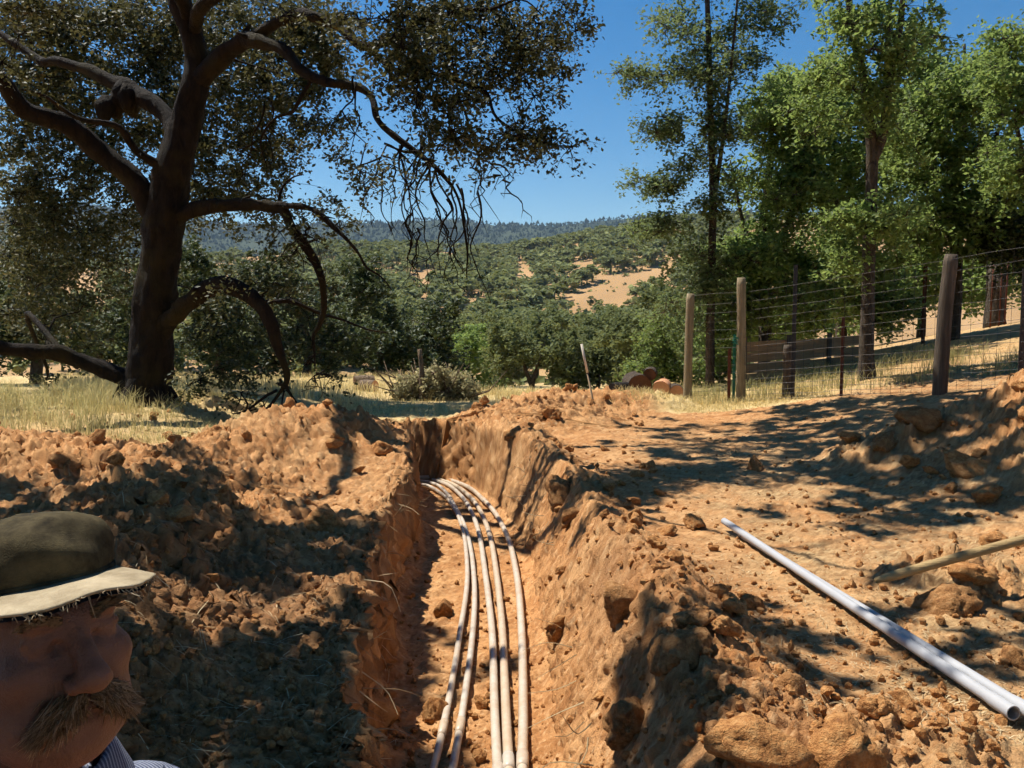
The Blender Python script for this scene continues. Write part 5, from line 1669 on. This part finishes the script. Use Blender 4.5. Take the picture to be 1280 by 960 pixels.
def sd_legs(X):
    f = None
    for s in (-1, 1):
        g = smin(cap(X, (s * .088, .06, -.88), (s * .10, .045, -1.28), .088, .060), cap(X, (s * .10, .045, -1.28), (s * .105, .07, -1.64), .056, .038), .02)
        g = smin(g, cap(X, (s * .105, .08, -1.685), (s * .12, -.09, -1.70), .036, .030), .02)
        f = g if f is None else np.minimum(f, g)
    return f


def sd_hands(X):
    f = None
    for s in (-1, 1):
        w0 = np.array([s * .234, -.012, -.805])
        g = ell(X, w0 + [0, -.016, -.055], (.020, .040, .048))
        for k, (dy, ln) in enumerate(((-.042, .066), (-.020, .078), (.002, .074), (.022, .058))):
            a = w0 + [0, dy - .012, -.092]; b = a + [-s * .006, -.006, -ln * .5]; c = b + [-s * .016, .004, -ln * .45]
            g = smin(g, smin(cap(X, a, b, .0092, .0086), cap(X, b, c, .0086, .007), .003), .006)
        a = w0 + [-s * .006, -.046, -.035]; b = a + [-s * .010, -.026, -.030]; c = b + [-s * .006, -.004, -.028]
        g = smin(g, smin(cap(X, a, b, .0115, .0100), cap(X, b, c, .0100, .0078), .003), .008)
        f = g if f is None else np.minimum(f, g)
    return f


def neck(X): return cap(X, (0, .030, -.06), (0, .075, -.27), .054, .062)


def axis(fine, lo, hi, f, c):
    """fine spacing inside a window, coarse outside"""
    o = [lo]
    while o[-1] < hi: o.append(o[-1] + (f if fine[0] <= o[-1] < fine[1] else c))
    return np.array(o, np.float32)


xs = axis((-.10, .10), -.34, .34, .0034, .010); ys = axis((-.15, .13), -.18, .24, .0034, .010); zs = np.r_[np.arange(-1.76, -.99, .018), np.arange(-.985, -.78, .006), np.arange(-.78, -.20, .016), np.arange(-.195, .16, .0034)].astype(np.float32)
G3 = np.meshgrid(xs, ys, zs, indexing='ij', sparse=True)
kz = np.searchsorted(zs, -.24)
Fv = np.full((len(xs), len(ys), len(zs)), 1.0, np.float32)
top = (G3[0], G3[1], G3[2][:, :, kz:])
Fv[:, :, kz:] = smin(smin(sd_head(top), neck(top), .025), smin(sd_torso(top), sd_arms(top), .04), .035)
low = (G3[0], G3[1], G3[2][:, :, :kz])
Fv[:, :, :kz] = smin(smin(smin(sd_torso(low), sd_arms(low), .03), smin(sd_legs(low), sd_hands(low), .012), .02), neck(low), .03)
V, Q = surf_nets(Fv, xs, ys, zs)

HEAD = np.array(at(53, 805, .89))                  # centre of the head in the picture, at arm's length
YAW = math.radians(55)
cz, sz_ = math.cos(YAW), math.sin(YAW)
RZ = np.array([[cz, -sz_, 0], [sz_, cz, 0], [0, 0, 1]])


def skin_mat():
    t = NT('skin'); p = t.obj()
    c = t.ramp(t.noise(28, 4, 0.6, p), [(0.3, (0.13, 0.052, 0.032)), (0.7, (0.205, 0.092, 0.058))])
    h = t.noise(420, 3, 0.6, p)
    b = t.n('BsdfPrincipled'); t.l(c, b.inputs['Base Color']); b.inputs['Roughness'].default_value = .5
    b.inputs['Subsurface Weight'].default_value = .12; b.inputs['Subsurface Radius'].default_value = (.012, .005, .003); b.inputs['Subsurface Scale'].default_value = .3
    h2 = t.n('Math', operation='ADD'); t.l(h, h2.inputs[0]); t.l(t.noise(95, 4, .65, p), h2.inputs[1])
    t.l(t.bump(h2.outputs[0], .55, .004), b.inputs['Normal'])
    return t.done(b.outputs[0])


def cloth(name, a, b_, scale, stripes=None):
    t = NT(name); p = t.obj()
    c = t.mix(t.ramp(t.noise(18, 5, .7, p), [(.35, 0.), (.7, 1.)]), a, b_)
    wv = t.n('TexWave', i_Scale=scale, i_Distortion=.4); wv.bands_direction = 'X'; t.l(p, wv.inputs['Vector'])
    if stripes: c = t.mix(t.ramp(wv.outputs[1], [(.55, 0.), (.75, 1.)]), c, stripes)
    h = t.noise(600, 2, .6, p)
    return t.done(t.pbsdf(c, .95, .1, t.bump(h, .5, .002)))


M['skin'] = skin_mat()
M['shirt'] = cloth('shirt', (.055, .065, .11), (.10, .115, .17), 60, (.26, .28, .34))
M['trouser'] = cloth('trouser', (.05, .06, .09), (.09, .10, .14), 90)
M['cap_cloth'] = cloth('cap_cloth', (.022, .018, .011), (.12, .095, .05), 80)
M['brim_cloth'] = cloth('brim_cloth', (.24, .19, .12), (.46, .38, .26), 90)
M['brim_lining'] = cloth('brim_lining', (.02, .022, .03), (.05, .05, .06), 90)
M['hair'] = m_leaf('hair', [(0., (.12, .07, .036)), (.6, (.27, .165, .085)), (1., (.42, .30, .19))], .15, .5)
M['boot'] = m_plain('boot', (.06, .04, .028), .7, .3)

person = mesh_obj('person', V, Q, np.zeros((0, 3), int), M['skin'], None, True)
person.location = HEAD; person.rotation_euler = (0, 0, YAW)
tag(person, 'man in a worn cap with a drooping moustache at the lower left', 'person')


def garment(name, fun, mat, res, lo, hi):
    ax = [np.arange(l, h + res, res, dtype=np.float32) for l, h in zip(lo, hi)]
    Gm = np.meshgrid(*ax, indexing='ij', sparse=True)
    v, q = surf_nets((fun(Gm) + np.zeros((len(ax[0]), len(ax[1]), len(ax[2])), np.float32)).astype(np.float32), *ax)
    o = mesh_obj(name, v, q, np.zeros((0, 3), int), M[mat], person, True)
    return o


def sh(X):
    body = smin(sd_torso(X), sd_arms(X), .04) - .016
    body = smin(body, neck(X) - .012, .03)
    body = smax(body, X[2] + .165 + .10 * np.clip(-X[1] - .0, -.05, .2) * -1.2, .008)          # neckline, lower in front
    wr = -.775 - X[2]
    body = np.maximum(body, wr)
    return np.maximum(body, -(smin(smin(sd_torso(X), sd_arms(X), .04), neck(X), .03) - .004))


garment('shirt', sh, 'shirt', .011, (-.34, -.16, -.82), (.34, .25, -.10))


def collar(X):
    nk = neck(X); flare = .5 * np.clip(-.11 - X[2], 0, .08)
    band = np.abs(nk - .014 - flare) - .004
    z0 = X[2] - (-.125 - .35 * np.clip(.02 - X[1], 0, .12))
    return smax(smax(band, z0, .004), -.235 - X[2] - .15 * np.clip(.02 - X[1], 0, .1), .004)


garment('collar', collar, 'shirt', .004, (-.14, -.12, -.27), (.14, .20, -.08))
garment('trousers', lambda X: np.maximum(np.maximum(smin(sd_legs(X), sd_torso(X), .02) - .016, X[2] + .84), -1.62 - X[2]), 'trouser', .012, (-.26, -.14, -1.66), (.26, .24, -.80))
garment('boots', lambda X: np.maximum(sd_legs(X) - .012, X[2] + 1.56), 'boot', .010, (-.2, -.18, -1.78), (.2, .18, -1.53))

# hair at the back and temples
R = np.random.default_rng(99)
g = Geo()
for k in range(700):
    u = R.normal(size=3); u /= np.linalg.norm(u)
    if u[1] < -.15 or u[2] > .35 or u[2] < -.6: continue
    p = np.array([0, .018, .02]) + u * [.080, .100, .090]
    e = p + np.array([u[0] * .006, u[1] * .008, -.035])
    g.tube(head_out([p, (p + e) / 2 + u * .004, e]), [.0014, .0012, .0005], 3, c=R.uniform(0, .8), cap=False)
tag(g.build('hair', M['hair'], person), kind='stuff')
# moustache: combed strands that fall over the mouth and droop past its corners
g = Geo()
for k in range(2800):
    s = -1 if k % 2 else 1
    u = R.uniform(0, .92) ** .8
    p = np.array([s * (.002 + .034 * u), -.1015 + .020 * u * u + R.normal(0, .0015), -.0515 - .012 * u + R.normal(0, .0055)])
    d = np.array([s * (.010 + .022 * u), -.010 + .012 * u, -.018 - .012 * u]) * R.uniform(.4, .85)
    if R.uniform() < .12: d = d * [1.1, 1, 1.5]
    m = p + d * .5 + np.array([s * .003, -.006, .003]) + R.normal(0, .0015, 3)
    e = p + d + np.array([s * .004 * u, 0, 0]) + R.normal(0, .005, 3)
    g.tube(head_out(cat([p, m, e], 4)), [.0006, .0006, .0005, .0002], 3, c=R.uniform(0, 1), cap=False)
tag(g.build('moustache', M['hair'], person), kind='stuff')
g = Geo()
for s in (-1, 1):
    for k in range(160):
        u = R.uniform(0, 1); p = np.array([s * (.014 + .036 * u), -.0935 + .012 * u * u, .028 + .006 * math.sin(u * 2.6) + R.normal(0, .0025)])
        e = p + [s * R.uniform(.004, .011), -.004, R.uniform(-.003, .004)]
        g.tube(head_out([p, (p + e) / 2 + [0, -.002, 0], e]), [.0010, .0009, .0003], 3, c=R.uniform(0, .7), cap=False)
tag(g.build('eyebrow', M['hair'], person), kind='stuff')

# cap: slouched crown, band, curved brim with a frayed edge
def crown_pt(th, ph):
    """th round the head from the front, ph from rim (0) to top (1)"""
    a = np.asarray(th)
    rx, ry = .086, .106
    bulge = np.sin(np.clip(ph, 0, 1) * math.pi / 2)
    sh_ = np.sqrt(np.maximum(1 - np.asarray(ph) ** 2.15, 0))
    fr = np.cos(a)                                   # 1 at the front
    x = np.sin(a) * (rx + .006 * bulge * (1 - bulge) * 4) * sh_
    y = -np.cos(a) * (ry + .007 * bulge * (1 - bulge) * 4) * sh_ + .016
    z = .066 + .066 * bulge + .008 * fr * bulge - .003 * np.cos(2 * a) - .012 * (1 - fr) * .5
    w_ = .0045 * fbm(x * 22 + 3, y * 22, z * 22, seed=61, o=3) * bulge + .004 * np.sin(a * 5 + 7 * ph) * bulge * (1 - bulge) * 2
    k = 1 + w_ / .09
    return np.stack([x * k, (y - .016) * k + .016, z + w_], -1)


th, ph = np.meshgrid(np.linspace(0, 2 * math.pi, 97)[:-1], np.linspace(0, 1, 30), indexing='xy')
V = crown_pt(th.ravel(), ph.ravel())
nT = 96; i = np.arange(29)[:, None] * nT; j = np.arange(nT)[None, :]
q = np.stack([i + j, i + (j + 1) % nT, i + nT + (j + 1) % nT, i + nT + j], -1).reshape(-1, 4)
hat = mesh_obj('cap', head_out(V), q, np.zeros((0, 3), int), M['cap_cloth'], person, True)
hat.modifiers.new('thick', 'SOLIDIFY').thickness = .003
tag(hat, 'worn olive cap with a frayed pale brim')
g = Geo(); bt = np.linspace(0, 2 * math.pi, 97)[:-1]
for z0, z1, r_ in ((.058, .072, .0035),):
    A_ = np.c_[np.sin(bt) * (.086 + r_), -np.cos(bt) * (.106 + r_) + .016, z0 - .012 * (1 - np.cos(bt)) * .5]; B_ = A_ + [0, 0, z1 - z0]
    j = np.arange(96); g.add(head_out(np.vstack([A_, B_])), np.stack([j, (j + 1) % 96, 96 + (j + 1) % 96, 96 + j], 1))
bd = g.build('band', M['cap_cloth'], hat, True); bd.modifiers.new('thick', 'SOLIDIFY').thickness = .003
nu, nv = 49, 17
uu, vv = np.meshgrid(np.linspace(-1, 1, nu), np.linspace(0, 1, nv), indexing='xy')
fray = .0025 * vn(uu * 40, vv * 0 + 3, seed=2) * (vv > .95)


def brim(uu, vv, off=0.0):
    a = uu * 1.15
    bx, by = np.sin(a) * .088, -np.cos(a) * .108 + .016
    ext = (.066 * np.sqrt(np.maximum(1 - np.abs(uu) ** 3.2, 0)) + fray) * vv
    x = bx + np.sin(a * .62) * ext * .75
    y = by - np.cos(a * .55) * ext
    z = .066 - .012 * (1 - np.cos(a)) * .5 - .010 * uu ** 2 * (.2 + .8 * vv) - .009 * vv ** 1.3 + .0022 * np.sin(uu * 9 + 2) * vv - off
    return np.stack([x, y, z], -1)


i = np.arange(nv - 1)[:, None] * nu; j = np.arange(nu - 1)[None, :]
q = np.stack([i + j, i + j + 1, i + nu + j + 1, i + nu + j], -1).reshape(-1, 4)
br = mesh_obj('brim', head_out(brim(uu, vv).reshape(-1, 3)), q, np.zeros((0, 3), int), M['brim_cloth'], hat, True)
br.modifiers.new('thick', 'SOLIDIFY').thickness = .0025
ln = mesh_obj('brim_lining', head_out(brim(uu * .985, vv * .975, .0048).reshape(-1, 3)), q[:, ::-1], np.zeros((0, 3), int), M['brim_lining'], hat, True)
g = Geo()
for k in range(110):                                 # frayed threads along the torn edge
    u = R.uniform(-.95, .95); n_ = int((u + 1) / 2 * (nu - 1))
    p = brim(uu, vv)[-1, n_] + R.normal(0, .001, 3); L_ = R.uniform(.0015, .006) * (3.5 if R.uniform() < .07 else 1)
    d = np.array([R.normal(0, .5), -.35 + R.normal(0, .4), -.9 + R.normal(0, .3)]) * L_
    g.tube(head_out(cat([p, p + d * .5 + R.normal(0, .0012, 3), p + d], 4)), [.0006, .0006, .0005, .0003], 3, cap=False)
tag(g.build('thread', M['brim_cloth'], hat), kind='stuff')
